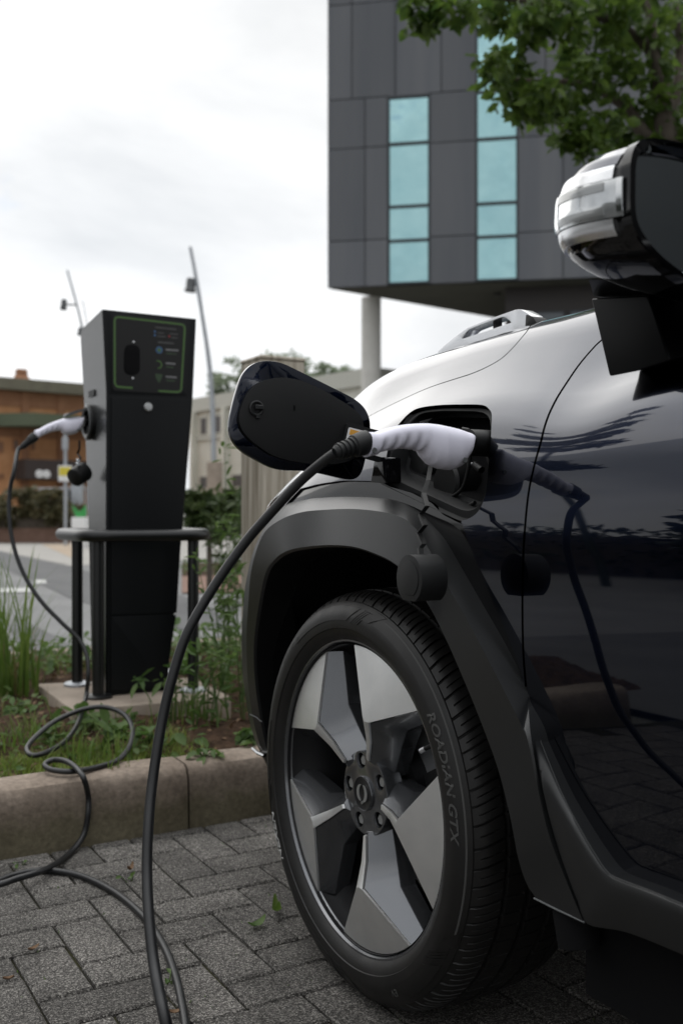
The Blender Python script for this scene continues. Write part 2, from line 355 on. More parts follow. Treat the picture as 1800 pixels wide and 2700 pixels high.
def inpoly(P, poly):
    P = np.asarray(P); poly = np.asarray(poly); x, y = P[:, 0], P[:, 1]; r = np.zeros(len(P), bool); n = len(poly)
    for i in range(n):
        x1, y1 = poly[i]; x2, y2 = poly[(i+1) % n]
        c = ((y1 > y) != (y2 > y)) & (x < (x2-x1)*(y-y1)/(y2-y1+1e-30)+x1); r ^= c
    return r
def resample(P, step, closed=True):
    P = np.asarray(P, float)
    if closed: P = np.vstack([P, P[:1]])
    d = np.r_[0, np.cumsum(np.linalg.norm(np.diff(P, axis=0), axis=1))]; n = max(3, int(d[-1]/step))
    s = np.linspace(0, d[-1], n, endpoint=not closed)
    return np.stack([np.interp(s, d, P[:, k]) for k in range(P.shape[1])], 1)
def cdt(outer, holes=(), step=None, grid=True):
    """triangulates a 2D polygon with holes, with an inner grid of points"""
    loops = [np.asarray(outer, float)]+[np.asarray(h, float) for h in holes]
    pts = []; edges = []
    for L in loops:
        k = len(pts); n = len(L); pts += [tuple(p) for p in L]; edges += [(k+i, k+(i+1) % n) for i in range(n)]
    if step and grid:
        lo, hi = loops[0].min(0), loops[0].max(0)
        gx, gy = np.meshgrid(np.arange(lo[0], hi[0], step), np.arange(lo[1], hi[1], step)); G = np.stack([gx.ravel(), gy.ravel()], 1)
        k = inpoly(G, loops[0])
        for h in loops[1:]: k &= ~inpoly(G, h)
        G = G[k]; B = np.vstack(loops)
        if len(G):
            d = np.min(np.linalg.norm(G[:, None, :]-B[None, :, :], axis=2), axis=1); G = G[d > step*.5]
        pts += [tuple(p) for p in G]
    v, e, f, *_ = delaunay_2d_cdt([Vector(p) for p in pts], edges, [], 0, 1e-7)
    v = np.array([tuple(q) for q in v]); f = np.array([tuple(q) for q in f if len(q) == 3]); c = v[f].mean(1)
    k = inpoly(c, loops[0])
    for h in loops[1:]: k &= ~inpoly(c, h)
    return v, f[k], loops
def slab2d(name, outer, holes, to3d, thick_vec, mtl, parent=None, bevel=0.0, step=None, angle=35):
    """plate with real thickness from a 2D outline; to3d maps (x, y) to a point of the front face, thick_vec goes to the back"""
    v, f, loops = cdt(outer, holes, step); n = len(v); tv = np.asarray(thick_vec, float)
    top = np.array([to3d(*p) for p in v]); V = list(top)+list(top+tv); F = [tuple(t) for t in f]+[tuple(i+n for i in t[::-1]) for t in f]
    for L in loops:
        idx = [int(np.argmin(np.linalg.norm(v-p, axis=1))) for p in L]
        for i in range(len(idx)):
            a, b = idx[i], idx[(i+1) % len(idx)]; F.append((b, a, a+n, b+n))
    bm = bmesh.new(); vs = [bm.verts.new(tuple(p)) for p in V]
    for t in F:
        try: bm.faces.new([vs[i] for i in t])
        except ValueError: pass
    bmesh.ops.recalc_face_normals(bm, faces=bm.faces)
    if bevel:
        es = [e for e in bm.edges if len(e.link_faces) == 2 and e.calc_face_angle(0) > math.radians(50)]
        bmesh.ops.bevel(bm, geom=es, offset=bevel, segments=2, profile=.6, affect='EDGES', clamp_overlap=True)
    return from_bm(name, bm, mtl, parent, angle=angle)
def round_poly(P, r, n=5):
    P = np.asarray(P, float); m = len(P); out = []; R = [r]*m if np.isscalar(r) else r
    for i in range(m):
        p0, p, p2 = P[i-1], P[i], P[(i+1) % m]; u = p0-p; w_ = p2-p; lu, lw = np.linalg.norm(u), np.linalg.norm(w_)
        d = min(R[i], lu*.48, lw*.48); a, b = p+u/lu*d, p+w_/lw*d
        for k in range(n+1):
            t = k/n; out.append((1-t)**2*a+2*t*(1-t)*p+t*t*b)
    return np.array(out)
def text_vf(s, size=1.0, extrude=0.0):
    cu = bpy.data.curves.new('t', 'FONT'); cu.body = s; cu.size = size; cu.extrude = extrude; cu.resolution_u = 3; cu.offset = .022*size; cu.shear = .22
    o = bpy.data.objects.new('t', cu); COL.objects.link(o); bpy.context.view_layer.update()
    ev = o.evaluated_get(bpy.context.evaluated_depsgraph_get()); me = ev.to_mesh()
    V = np.array([v.co[:] for v in me.vertices]); F = [tuple(p.vertices) for p in me.polygons]; ev.to_mesh_clear()
    bpy.data.objects.remove(o); bpy.data.curves.remove(cu); return V, F

def smooth_closed(P, n=140, sig=2.5):
    P = resample(P, 1e9) if False else np.asarray(P, float); Q = np.vstack([P, P[:1]]); d = np.r_[0, np.cumsum(np.linalg.norm(np.diff(Q, axis=0), axis=1))]
    s = np.linspace(0, d[-1], n, endpoint=False); R = np.stack([np.interp(s, d, Q[:, k]) for k in range(2)], 1); h = int(sig*4); k = np.exp(-.5*(np.arange(-h, h+1)/sig)**2); k /= k.sum()
    return np.stack([np.convolve(np.r_[R[-h:, c], R[:, c], R[:h, c]], k, 'valid') for c in range(2)], 1)

# ------------------------------------------------------------------ site frame: x = a (ahead of the front wheel), y = b (out from its rim), z up
PHI = math.radians(120)
C0 = np.array([.0212, 1.752, 0.0]); fa = np.array([-.5, math.sqrt(.75), 0]); lb = np.array([-math.sqrt(.75), -.5, 0])
FPX = 2286.7
CAML = np.array([(-C0)@fa, (-C0)@lb, CAM_H])
def ray(px, py):
    d = np.array([(px-784)/FPX, 1, -(py-1176)/FPX]); return np.array([d@fa, d@lb, d[2]])
def on_b(px, py, B): d = ray(px, py); t = (B-CAML[1])/d[1]; return CAML+t*d
def on_a(px, py, A): d = ray(px, py); t = (A-CAML[0])/d[0]; return CAML+t*d
def on_z(px, py, Z): d = ray(px, py); t = (Z-CAML[2])/d[2]; return CAML+t*d
def at(px, py, Y): return CAML+ray(px, py)*Y                       # site frame, at a distance along the view
def world(px, py, Y): return np.array([(px-784)/FPX*Y, Y, CAM_H-(py-1176)/FPX*Y])
def proj(p):
    P = C0+fa*p[0]+lb*p[1]+np.array([0, 0, p[2]]); return np.array([784+FPX*P[0]/P[1], 1176-FPX*(P[2]-CAM_H)/P[1]])
def s2w(p): p = np.asarray(p, float); return C0+fa*p[0]+lb*p[1]+np.array([0, 0, p[2]])
SITE = dict(loc=tuple(C0), rz=PHI)
def site_empty(name, label=None, cat=None, group=None, loc=(0, 0, 0)):
    return empty(name, tuple(s2w(loc)), PHI, label, cat, group)

# ================================================================== SETTING
def sheet(name, poly, z, mtl, kind=True):
    o = mesh(name, [(p[0], p[1], z) for p in poly], [tuple(range(len(poly)))], mtl)
    if kind: struct(o)
    return o
def site_poly(pts, z=0.0): return [s2w(on_z(x, y, z))[:2] for x, y in pts]
def site_rect(a0, a1, b0, b1): return [s2w((a, b, 0))[:2] for a, b in ((a0, b0), (a1, b0), (a1, b1), (a0, b1))]

sheet('ground', [(-900, -900), (900, -900), (900, 900), (-900, 900)], -.05, 'ground')
sheet('road', site_rect(3.30, 36, -22, 22), -.012, 'asphalt')
# far pale path, darker lane and buff paving beyond the bed
sheet('pavement', site_poly([(-260, 1230), (900, 1234), (900, 1262), (330, 1290), (163, 1299), (0, 1265), (-260, 1236.5)]), -.004, 'path')
sheet('path', site_poly([(96, 1250), (190, 1249), (190, 1292), (163, 1280)]), .000, 'pathpink')
sheet('road_lane', site_poly([(-300, 1262), (0, 1302), (83, 1335), (170, 1375), (420, 1445), (560, 1440), (420, 1366), (163, 1301), (0, 1267), (-300, 1240)]), -.006, 'asphaltd')
sheet('road_shadow', site_poly([(35, 1412), (90, 1440), (205, 1500), (60, 1500), (20, 1440)]), -.0055, 'asphaltd')  # shadow on the road, drawn as a darker asphalt sheet
sheet('road_marking', site_poly([(-60, 1352), (73, 1350), (70, 1359), (-60, 1362)]), -.0015, 'line')
sheet('road_marking', site_poly([(80, 1332), (104, 1331), (108, 1339), (84, 1340)]), -.0015, 'line')

sheet('unseen_car_park', site_rect(-14, 3.35, 2.0, 15.5), -.0105, 'asphaltd')  # out of view, added for what the wheel and door reflect
for k_ in range(5): sheet('bay_line', site_rect(-3.6, 1.0, 4.4+k_*2.5, 4.5+k_*2.5), -.0065, 'line')
# planting bed of bark soil between the two kerbs
def soil_h(a, b):
    return .135+.018*np.sin(a*3.1+b*1.7)+.014*np.sin(a*7.3-b*5.9+1)+.010*np.sin(a*17+b*13)+.03*np.clip((a-1.2)/.6, 0, 1)
na, nb = 90, 240
A, B = np.meshgrid(np.linspace(1.14, 3.21, na), np.linspace(-5, 1.9, nb), indexing='ij')
H = soil_h(A, B)+RNG.normal(0, .004, A.shape); H[0] = .12
V = [s2w(p) for p in np.stack([A, B, H], -1).reshape(-1, 3)]
F = [(i*nb+j, i*nb+j+1, (i+1)*nb+j+1, (i+1)*nb+j) for i in range(na-1) for j in range(nb-1)]
struct(mesh('planting_bed', V, F, 'soil', smooth=True))

# kerb of single concrete stones
kerb = struct(empty('kerb', tuple(s2w((0, 0, 0))), PHI))
prof = [(1.034, -.05), (1.038, .10), (1.043, .140), (1.054, .158), (1.074, .166), (1.155, .168), (1.155, -.05)]
jb = on_z(426, 1752, .168)[1]; LEN = .915
def kerb_stone(b0, b1, prof, par, seed):
    r = random.Random(seed); n = 14; bs = np.linspace(b0+.003, b1-.003, n); V = []; F = []; m = len(prof)
    da, dz = r.uniform(-.003, .003), r.uniform(-.003, .003)
    for i, b in enumerate(bs):
        e = .004 if i in (0, n-1) else 0
        for k, (a, z) in enumerate(prof):
            j = (r.uniform(-.0014, .0014) if 0 < k < m-1 else 0)
            V.append((a+da+j+(e if k < 4 else 0), b, z+dz+j*.7-(e if 1 < k < m-1 else 0)))
    for i in range(n-1):
        for k in range(m): l = (k+1) % m; F.append((i*m+k, i*m+l, (i+1)*m+l, (i+1)*m+k))
    F.append(tuple(range(m))[::-1]); F.append(tuple((n-1)*m+k for k in range(m)))
    mesh('kerb_stone', V, F, 'kerb', par, angle=38)
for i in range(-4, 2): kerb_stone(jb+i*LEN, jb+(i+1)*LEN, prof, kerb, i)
bk = struct(empty('back_kerb', tuple(s2w((0, 0, 0))), PHI))
prof2 = [(3.20, -.05), (3.20, .19), (3.207, .20), (3.29, .20), (3.30, .19), (3.30, -.05)]
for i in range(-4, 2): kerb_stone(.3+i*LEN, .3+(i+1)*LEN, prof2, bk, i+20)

# herringbone block paving
paving = struct(mesh('paving', [(-3.2, -3.4, -.010), (1.06, -3.4, -.010), (1.06, 2.0, -.010), (-3.2, 2.0, -.010)], [(0, 1, 2, 3)], 'sand'))
paving.location = tuple(C0); paving.rotation_euler = (0, 0, PHI)
PW = .1035
def paver_vf(la, lb_, ch=.0045, g=.0027):
    x, y = la/2-g, lb_/2-g; V = []
    for z, d in ((-.03, 0), (-.0045, 0), (0, ch)):
        V += [(-x+d, -y+d, z), (x-d, -y+d, z), (x-d, y-d, z), (-x+d, y-d, z)]
    F = [(8, 9, 10, 11)]
    for k in (0, 4):
        for i in range(4): j = (i+1) % 4; F.append((k+i, k+j, k+4+j, k+4+i))
    return V, F
P_ME = {}
for key, (la, lb_) in dict(H=(PW, 2*PW), V=(2*PW, PW)).items():
    me = bpy.data.meshes.new('paver'); V, F = paver_vf(la, lb_); me.from_pydata(V, [], F); me.materials.append(M['paver']); P_ME[key] = me
ORI = np.array([.4715, .6908])
rest = MB(); cand = []
for k in range(-60, 60):
    for m in range(-30, 30):
        for key in 'HV':
            cu, cvv = (4*m-k+1.0, k+.5) if key == 'H' else (4*m-k+2.5, k+1.0)
            b = ORI[1]-cu*PW
            a = ORI[0]-cvv*PW
            ha, hb_ = ((PW/2, PW) if key == 'H' else (PW, PW/2))
            if a-ha > 1.015 or a < -3 or b < -3.2 or b > 1.9: continue
            p = proj((a, b, 0)); P3 = C0+fa*a+lb*b
            vis = P3[1] > .5 and -140 < p[0] < 1700 and 1700 < p[1] < 2520
            cand.append((0 if vis else 1, np.hypot(a-CAML[0], b-CAML[1]), a, b, key))
cand.sort()
for i, (v_, d_, a, b, key) in enumerate(cand):
    r = random.Random(i*31+5)
    if v_ == 0 and i < 290:
        me = P_ME[key]; ha = PW/2 if key == 'H' else PW
        if a+ha > 1.036:
            a0_ = a-ha; l_ = 1.034-a0_; me = bpy.data.meshes.new('paver'); V, F = paver_vf(l_, 2*PW if key == 'H' else PW); me.from_pydata(V, [], F); me.materials.append(M['paver']); a = a0_+l_/2
        o = bpy.data.objects.new('paver', me); COL.objects.link(o); o.parent = paving
        o.location = (a+r.uniform(-.0012, .0012), b+r.uniform(-.0012, .0012), r.uniform(-.0018, .0012))
        o.rotation_euler = (r.uniform(-.006, .006), r.uniform(-.006, .006), r.uniform(-.008, .008))
    else:
        if a+(PW/2 if key == 'H' else PW) > 1.036: continue
        V, F = paver_vf(PW if key == 'H' else 2*PW, 2*PW if key == 'H' else PW); z = r.uniform(-.0018, .0012)
        rest.add([(x+a, y+b, zz+z) for x, y, zz in V], F)
o = rest.build('paver_field', 'paver', paving); stuff(o)

# ------------------------------------------------------------------ facades in the distance
class Facade:                     # local frame: x along the wall, y into the building, z up
    def __init__(s, name, px, Y, psi, label, cat):
        s.o = world(px, 1176, Y)[:2]; s.psi = math.radians(psi)
        s.root = empty(name, (s.o[0], s.o[1], 0), s.psi, label, cat)
    def uz(s, px, py, dep=0.0):
        d = np.array([(px-784)/FPX, 1.0]); e = np.array([math.cos(s.psi), math.sin(s.psi)]); n = np.array([-e[1], e[0]])
        t = ((s.o+n*dep)@n)/(d@n); P = d*t; return (P-s.o)@e, CAM_H-(py-1176)/FPX*t
    def prism(s, name, poly, y0, y1, mtl, parent=None):
        n = len(poly); V = [(u, y0, z) for u, z in poly]+[(u, y1, z) for u, z in poly]
        F = [tuple(range(n)), tuple(range(n, 2*n))[::-1]]+[(i, i+n, (i+1) % n+n, (i+1) % n) for i in range(n)]
        return mesh(name, V, F, mtl, parent or s.root)
    def box(s, name, u0, u1, y0, y1, z0, z1, mtl, parent=None):
        return box(name, (min(u0, u1), y0, min(z0, z1)), (max(u0, u1), y1, max(z0, z1)), mtl, parent or s.root)

# --- tall charcoal clad block on a column
fb = Facade('clad_building', 752, 30, -10, 'tall charcoal panelled building raised on a pale round column', 'building')
U = lambda px, dep=0: fb.uz(px, 450, dep)[0]
Zl = lambda py, px=752: fb.uz(px, py)[1]
zb = Zl(662); zt = 17.0; UR = 17.5
e = np.array([math.cos(fb.psi), math.sin(fb.psi)]); nn = np.array([-e[1], e[0]])
pb = np.array([4.96, 34.3])-fb.o; pbu, pbv = pb@e, pb@nn
foot = [(0.03, .08), (UR, .08), (UR, 14), (pbu+8, 14), (pbu, pbv)]
V = [(x, y, zb+.02) for x, y in foot]+[(x, y, zt) for x, y in foot]; n = len(foot)
mesh('wall', V, [tuple(range(n, 2*n))]+[(i, (i+1) % n, (i+1) % n+n, i+n) for i in range(n)], 'joint', fb.root)
mesh('soffit', [(x, y, zb) for x, y in foot], [tuple(range(n))[::-1]], 'soffit', fb.root)
zr = [Zl(-330), Zl(-100), Zl(15), Zl(232), Zl(345), Zl(556), zb]
w1 = (U(890), U(987)); w2 = (U(1092), U(1189))
w1top = fb.uz(985, 217)[1]
def panel(u0, u1, z0, z1):
    if u1-u0 < .05: return
    g = .012
    box('panel', (u0+g, -.03+random.uniform(-.004, .004), min(z0, z1)+g), (u1-g, .075, max(z0, z1)-g), 'panel', fb.root, bevel=.008, seg=1)
upper = [0, U(808), U(908), U(1013), w2[0], w2[1], U(1252), U(1345), U(1440), U(1540), UR]
for r in range(3):
    for c in range(len(upper)-1):
        if abs(upper[c]-w2[0]) < .01: continue
        panel(upper[c], upper[c+1], zr[r], zr[r+1])
lower = [0, U(838), w1[0], w1[1], w2[0], w2[1], U(1252+40), U(1400), U(1500), UR]
for r in range(3, 6):
    for c in range(len(lower)-1):
        u0, u1 = lower[c], lower[c+1]
        if abs(u0-w2[0]) < .01: continue
        if abs(u0-w1[0]) < .01:
            if r == 3: panel(u0, u1, zr[3], w1top+.03)
            continue
        if c == 1 and r == 4: panel(u0, u1, zr[4], zr[5]-.0); continue
        panel(u0, u1, zr[r], zr[r+1])
def window(u0, u1, zs):
    f = MB(); t = .06
    f.box((u0, -.02, zs[-1]), (u0+t, .076, zs[0])); f.box((u1-t, -.02, zs[-1]), (u1, .076, zs[0]))
    for i, z in enumerate(zs):
        lo, hi = (z-t, z) if i == 0 else ((z, z+t) if i == len(zs)-1 else (z-.045, z+.045))
        f.box((u0+t, -.018, lo), (u1-t, .074, hi))
    fr = f.build('window', 'frame', fb.root)
    for i in range(len(zs)-1):
        k = random.uniform(-.006, .006)
        mesh('pane', [(u0+t, .02+k, zs[i+1]+.04), (u1-t, .02-k, zs[i+1]+.04), (u1-t, .02, zs[i]-.04), (u0+t, .02+k, zs[i]-.04)], [(0, 1, 2, 3)], 'tint', fr)
window(*w1, [fb.uz(985, y)[1] for y in (217, 326, 471, 550, 650)])
window(*w2, [fb.uz(1187, y)[1] for y in (-330, -190, 60, 206, 315, 464, 541, 643)])
cu, cz = fb.uz(852, 668, 1.6)
lathe('column', [(.31, 0), (.31, zb)], 'column', fb.root, 32, c=(cu, 1.6, 0))
g0 = fb.uz(1160, 700, .9)[0]
box('ground_floor', (g0, .9, -.1), (UR, 9, zb-.002), 'dark', fb.root)
for i in range(6):
    u0 = g0+.25+i*1.62
    f = fb.box('shop_window', u0, u0+1.5, .80, .898, .3, zb-.75, 'joint')
    fb.box('pane', u0+.06, u0+1.44, .78, .799, .36, zb-.82, 'shop', f)
lathe('soffit_light', [(.11, 0), (.11, .05), (.08, .06)], 'dark', fb.root, 16, c=(*fb.uz(1140, 690, 1.4)[:1], 1.6, zb-.06))

# --- orange brick block on the left
bb = Facade('brick_building', 0, 36, 38, 'long orange brick building with olive flat roof edge and dark awning', 'building')
u_ = lambda px: bb.uz(px, 1000)[0]; z_ = lambda px, py: bb.uz(px, py)[1]
zt = z_(0, 868); u0, u1 = u_(-160), u_(330)
bb.box('wall', u0, u1, 0, 8, -.1, zt-.3, 'brick')
bb.box('roof_fascia', u0-.1, u1+.1, -.35, 8.2, zt-.42, zt, 'fascia')
bb.box('brick_course', u0, u1, -.03, -.001, zt-1.0, zt-.421, 'brickd')
for px in (-60, 56, 139, 215, 290): bb.box('pier', u_(px)-.12, u_(px)+.16, -.09, -.001, 0, zt-.425, 'brickd')
zc_ = z_(60, 956)
cpts = [(u_(-160), -.5), (u_(-10), -.5), (u_(45), -1.5), (u_(150), -1.5), (u_(200), -.5), (u_(330), -.5), (u_(330), -.002), (u_(-160), -.002)]
n = len(cpts); hh = .45
mesh('canopy', [(x, y, zc_-hh) for x, y in cpts]+[(x, y, zc_) for x, y in cpts], [tuple(range(n))[::-1], tuple(range(n, 2*n))]+[(i, (i+1) % n, (i+1) % n+n, i+n) for i in range(n)], 'canopyg', bb.root)
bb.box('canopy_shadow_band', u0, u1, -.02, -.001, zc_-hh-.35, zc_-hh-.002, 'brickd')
for a_, b_, c_, d_ in ((-4, 8, 1014, 1040), (29, 44, 1008, 1035), (-4, 9, 1088, 1099), (72, 80, 1012, 1034)):
    f = bb.box('window', u_(a_), u_(b_), -.05, -.001, z_(b_, d_), z_(b_, c_), 'brickd'); bb.box('pane', u_(a_)+.08, u_(b_)-.08, -.06, -.051, z_(b_, d_)+.08, z_(b_, c_)-.08, 'winbrown', f)
aw = bb.box('awning', u_(34), u_(260), -1.1, -.03, z_(60, 1102), z_(60, 1058), 'awning')
for px in (65, 81):
    uu = u_(px); V, F = lathe_vf([(.15, 0), (.15, .03), (.11, .05)], 20, (uu, -1.101, z_(65, 1091)), (0, -1, 0), (1, 0, 0), (0, 0, 1)); F.append(tuple(range(40, 60)))
    mesh('round_sign', V, F, 'whitepaint', aw)
bb.box('door', u_(150), u_(175), -.06, -.001, 0, z_(150, 1125), 'dark')
lathe('roof_vent', [(.55, 0), (.28, .18), (.2, .36), (.24, .37), (.2, .5)], 'brickd', bb.root, 16, c=(u_(68), .8, zt-.01))

# --- cream precast block in the middle
cb = Facade('cream_building', 441, 47, -52, 'low cream concrete building with upright fins and brown windows', 'building')
u_ = lambda px: cb.uz(px, 1000)[0]; z_ = lambda px, py: cb.uz(px, py)[1]
zt = z_(447, 918); u1 = u_(860)
cb.box('wall', 0, u1, 0, 10, -.1, zt, 'cream')
cb.box('parapet', -.12, u1, -.18, 10, zt-.62, zt+.02, 'creamband')
zw1, zw0 = z_(467, 958), z_(467, 1000); zl1, zl0 = z_(500, 1091), z_(500, 1122)
k = 0; uu = .3
while uu < min(u1-2, 22):
    cb.box('fin', uu, uu+.26, -.30, -.001, 0, zt-.63, 'cream')
    for a0, a1 in ((.55, 1.15), (1.75, 2.45)):
        f = cb.box('window', uu+a0, uu+a1, -.04, -.001, zw0, zw1, 'creamband'); cb.box('pane', uu+a0+.06, uu+a1-.06, -.05, -.041, zw0+.06, zw1-.06, 'winbrown', f)
    f = cb.box('window', uu+.5, uu+2.5, -.04, -.001, zl0, zl1, 'creamband'); cb.box('pane', uu+.56, uu+2.44, -.05, -.041, zl0+.06, zl1-.06, 'winbrown', f)
    cb.box('sill_band', uu+.261, uu+2.799, -.07, -.001, zw0-.24, zw0-.03, 'creamband')
    uu += 2.8

# ------------------------------------------------------------------ foliage helpers
def leaves(name, P, size, mtl, parent=None, up=.35, seed=1, aspect=.55, fold=.25, jitter=.35, down=0.0):
    r = np.random.default_rng(seed); P = np.asarray(P, float); n = len(P)
    d = r.normal(size=(n, 3)); d[:, 2] = d[:, 2]*.6-down; d /= np.linalg.norm(d, axis=1)[:, None]
    nn_ = r.normal(size=(n, 3))+np.array([0, 0, up*4]); s = np.cross(nn_, d); s /= np.linalg.norm(s, axis=1)[:, None]+1e-9
    nn_ = np.cross(d, s); L = size*(1+jitter*r.uniform(-1, 1, n)); W = L*aspect*.5*r.uniform(.75, 1.2, n); f = fold*W
    V = np.empty((n, 6, 3)); c = lambda q: q[:, None]
    V[:, 0] = P; V[:, 1] = P+d*c(L*.30)+s*c(W*.9)+nn_*c(f); V[:, 2] = P+d*c(L*.68)+s*c(W*.78)+nn_*c(f*.7)
    V[:, 3] = P+d*c(L)-nn_*c(L*.12); V[:, 4] = P+d*c(L*.68)-s*c(W*.78)+nn_*c(f*.7); V[:, 5] = P+d*c(L*.30)-s*c(W*.9)+nn_*c(f)
    me = bpy.data.meshes.new(name); me.vertices.add(n*6); me.vertices.foreach_set('co', V.ravel())
    i = np.arange(n)[:, None]*6
    F = np.concatenate([i+np.array([[0, 1, 2, 3]]), i+np.array([[0, 3, 4, 5]])], 1).reshape(-1)
    me.loops.add(n*8); me.loops.foreach_set('vertex_index', F.astype(np.int32)); me.polygons.add(n*2)
    me.polygons.foreach_set('loop_start', np.arange(n*2, dtype=np.int32)*4); me.update(calc_edges=True); me.validate()
    return link(name, me, parent, mtl)
def blob(c, r, n, rng, shell=.5):
    d = rng.normal(size=(n, 3)); d /= np.linalg.norm(d, axis=1)[:, None]
    q = rng.uniform(shell, 1, n)**.6; return np.asarray(c)+d*np.asarray(r)*q[:, None]
def clumps(c, r, nc, per, cr, rng, shell=.45):
    C = blob(c, r, nc, rng, shell); return np.vstack([blob(k, np.array([cr, cr, cr*.7])*rng.uniform(.6, 1.3), int(per*rng.uniform(.6, 1.4)), rng, .2) for k in C])
def blades(name, P, h, wd, mtl, parent=None, seed=2, lean=.45, seg=4):
    r = np.random.default_rng(seed); V = []; F = []
    for p in P:
        H_ = h*r.uniform(.5, 1.15); az = r.uniform(0, 6.283); ln = lean*r.uniform(.2, 1.3); d = np.array([math.cos(az), math.sin(az), 0]); s = np.array([-d[1], d[0], 0])
        w0 = wd*r.uniform(.7, 1.2); k = len(V)
        for i in range(seg):
            t = i/seg; c = np.asarray(p)+np.array([0, 0, H_*(t-.22*ln*t*t)])+d*H_*ln*t*t; ww = w0*(1-t)**.7*.5
            V += [c+s*ww, c-s*ww]
        V.append(np.asarray(p)+np.array([0, 0, H_*(1-.22*ln)])+d*H_*ln)
        for i in range(seg-1): F.append((k+2*i, k+2*i+1, k+2*i+3, k+2*i+2))
        F.append((k+2*seg-2, k+2*seg-1, k+2*seg))
    return mesh(name, V, F, mtl, parent, smooth=True)

# --- pale trees over the cream building
for i, (px, py, rx, ry, Y, lab) in enumerate([(527, 880, 44, 58, 62, 'pale hazy tree rising behind the cream building beside the lamp mast'), (655, 838, 55, 26, 66, 'pale tree top just showing above the timber post'),
                                             (762, 868, 52, 34, 64, 'pale low tree between the timber post and the round column')]):
    rng = np.random.default_rng(40+i); c = world(px, py, Y); s = Y/FPX
    t = empty('background_tree', (c[0], c[1], 0), 0, lab, 'tree', 'pale trees beyond the cream building')
    lathe('trunk', [(.22, 0), (.15, c[2]-.5)], 'bark', t, 8)
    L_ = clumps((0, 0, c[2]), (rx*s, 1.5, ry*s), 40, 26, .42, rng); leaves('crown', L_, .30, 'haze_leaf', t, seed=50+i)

# --- leaning lamp masts
def mast(name, pts, Y, r0, r1, heads, label):
    p0 = world(*pts[0], Y); t = empty(name, (p0[0], p0[1], 0), 0, label, 'street lamp', 'leaning lamp masts')
    P = np.array([world(*p, Y) for p in pts])-np.array([p0[0], p0[1], 0]); P[0][2] = 0
    tube('mast', catmull(P, 6), np.linspace(r0, r1, len(P)*6-5), 'lampmetal', t, 10)
    for hx, hy, hw, hh, side in heads:
        h = world(hx, hy, Y)-np.array([p0[0], p0[1], 0]); s = Y/FPX; w2_ = hw*s/2; h2 = hh*s/2
        hd = lathe('lamp_head', [(w2_*.72, h2), (w2_*.8, h2*.6), (w2_*.78, -h2*.3), (w2_, -h2*.9), (w2_*.95, -h2)], 'lampdark', t, 16, c=h, ax=(.1, 0, 1), u=(1, 0, -.1))
        k = int(np.argmin(np.abs(P[:, 2]-h[2]))); q = np.array([np.interp(h[2], P[:, 2], P[:, j]) for j in range(3)])
        tube('lamp_bracket', [h, q], .04, 'lampdark', t, 6)
    return t
m1 = mast('lamp_post', [(493, 1230), (491, 1060), (488, 930), (480, 830), (463, 715), (449, 630), (437, 567)], 28, .085, .045, [(438, 655, 27, 30, -1)], 'grey leaning lamp mast standing between charger and open flap')
c = world(484, 1100, 28); mm_ = world(493, 1230, 28)
lathe('base_sleeve', [(.225, 0), (.225, world(0, 1062, 28)[2]), (.15, world(0, 1060, 28)[2])], 'conc', m1, 20, c=(0, 0, 0))
mast('lamp_post', [(206, 1235), (204, 900), (196, 790), (189, 752), (177, 700), (155, 621)], 40, .08, .04, [(147, 700, 17, 24, -1), (186, 762, 17, 18, -1)], 'far leaning lamp mast with two heads at the left of the charger')
mast('lamp_post', [(214, 1225), (208, 900), (202, 760), (190, 690)], 70, .06, .04, [(203, 790, 10, 12, -1)], 'faintest and farthest lamp mast just behind the charger top')

# --- sign pole, box hedge, kerb of the far bed, railing
Y = 27
fbed = struct(box('raised_bed', tuple(world(-330, 1240, Y+.6)*np.array([1, 1, 0])), tuple(np.array([world(171, 1240, Y)[0], Y+2.6, world(0, 1214, Y)[2]])), 'redkerb'))
p = world(151, 1200, 25.5)
sg = empty('sign_post', (p[0], p[1], 0), math.radians(8), 'thin pole with small yellow and white sign before the brick building', 'sign')
tube('pole', [(0, 0, 0), (0, 0, world(0, 985, 25.5)[2])], .045, 'lampmetal', sg, 10)
s = 25.5/FPX; zz = world(0, 1088, 25.5)[2]
box('sign_plate', (-15*s, -.09, zz-18*s), (15*s, -.06, zz+18*s), 'whitepaint', sg, bevel=.01, seg=1)
box('yellow_field', (-13*s, -.097, zz-5*s), (13*s, -.0901, zz+15*s), 'yellow', sg)
zz = world(0, 1020, 25.5)[2]; box('small_plate', (-7*s, -.09, zz-14*s), (7*s, -.06, zz+14*s), 'lampmetal', sg, bevel=.01, seg=1)
rng = np.random.default_rng(5); c = world(78, 1172, Y+1.0); s = Y/FPX
hd = empty('hedge', (c[0], c[1], 0), 0, 'reddish green rounded hedge on the far raised bed', 'hedge')
L_ = np.vstack([clumps((k*s*1.0, rng.uniform(-.3, .3), world(0, yy, Y)[2]), (34*s, .7, hh*s), 26, 40, .16, rng, .55) for k, yy, hh in ((-150, 1170, 42), (-95, 1172, 44), (-40, 1163, 44), (0, 1166, 46), (45, 1168, 44), (80, 1180, 32), (-200, 1170, 42))])
leaves('foliage', L_, .15, 'hedge', hd, seed=8)
box('stems', (-200*s, -.4, world(0, 1214, Y)[2]), (86*s, .4, world(0, 1190, Y)[2]), 'bark', hd)
p0, p1 = world(90, 1122, 30), world(200, 1122, 30)
rl = empty('railing', (p0[0], p0[1], 0), 0, 'thin grey metal railing behind the far hedge', 'railing')
tube('top_rail', [(0, 0, p0[2]), (p1[0]-p0[0], 0, p0[2])], .03, 'lampmetal', rl, 6); tube('bottom_rail', [(0, 0, .45), (p1[0]-p0[0], 0, .45)], .025, 'lampmetal', rl, 6)
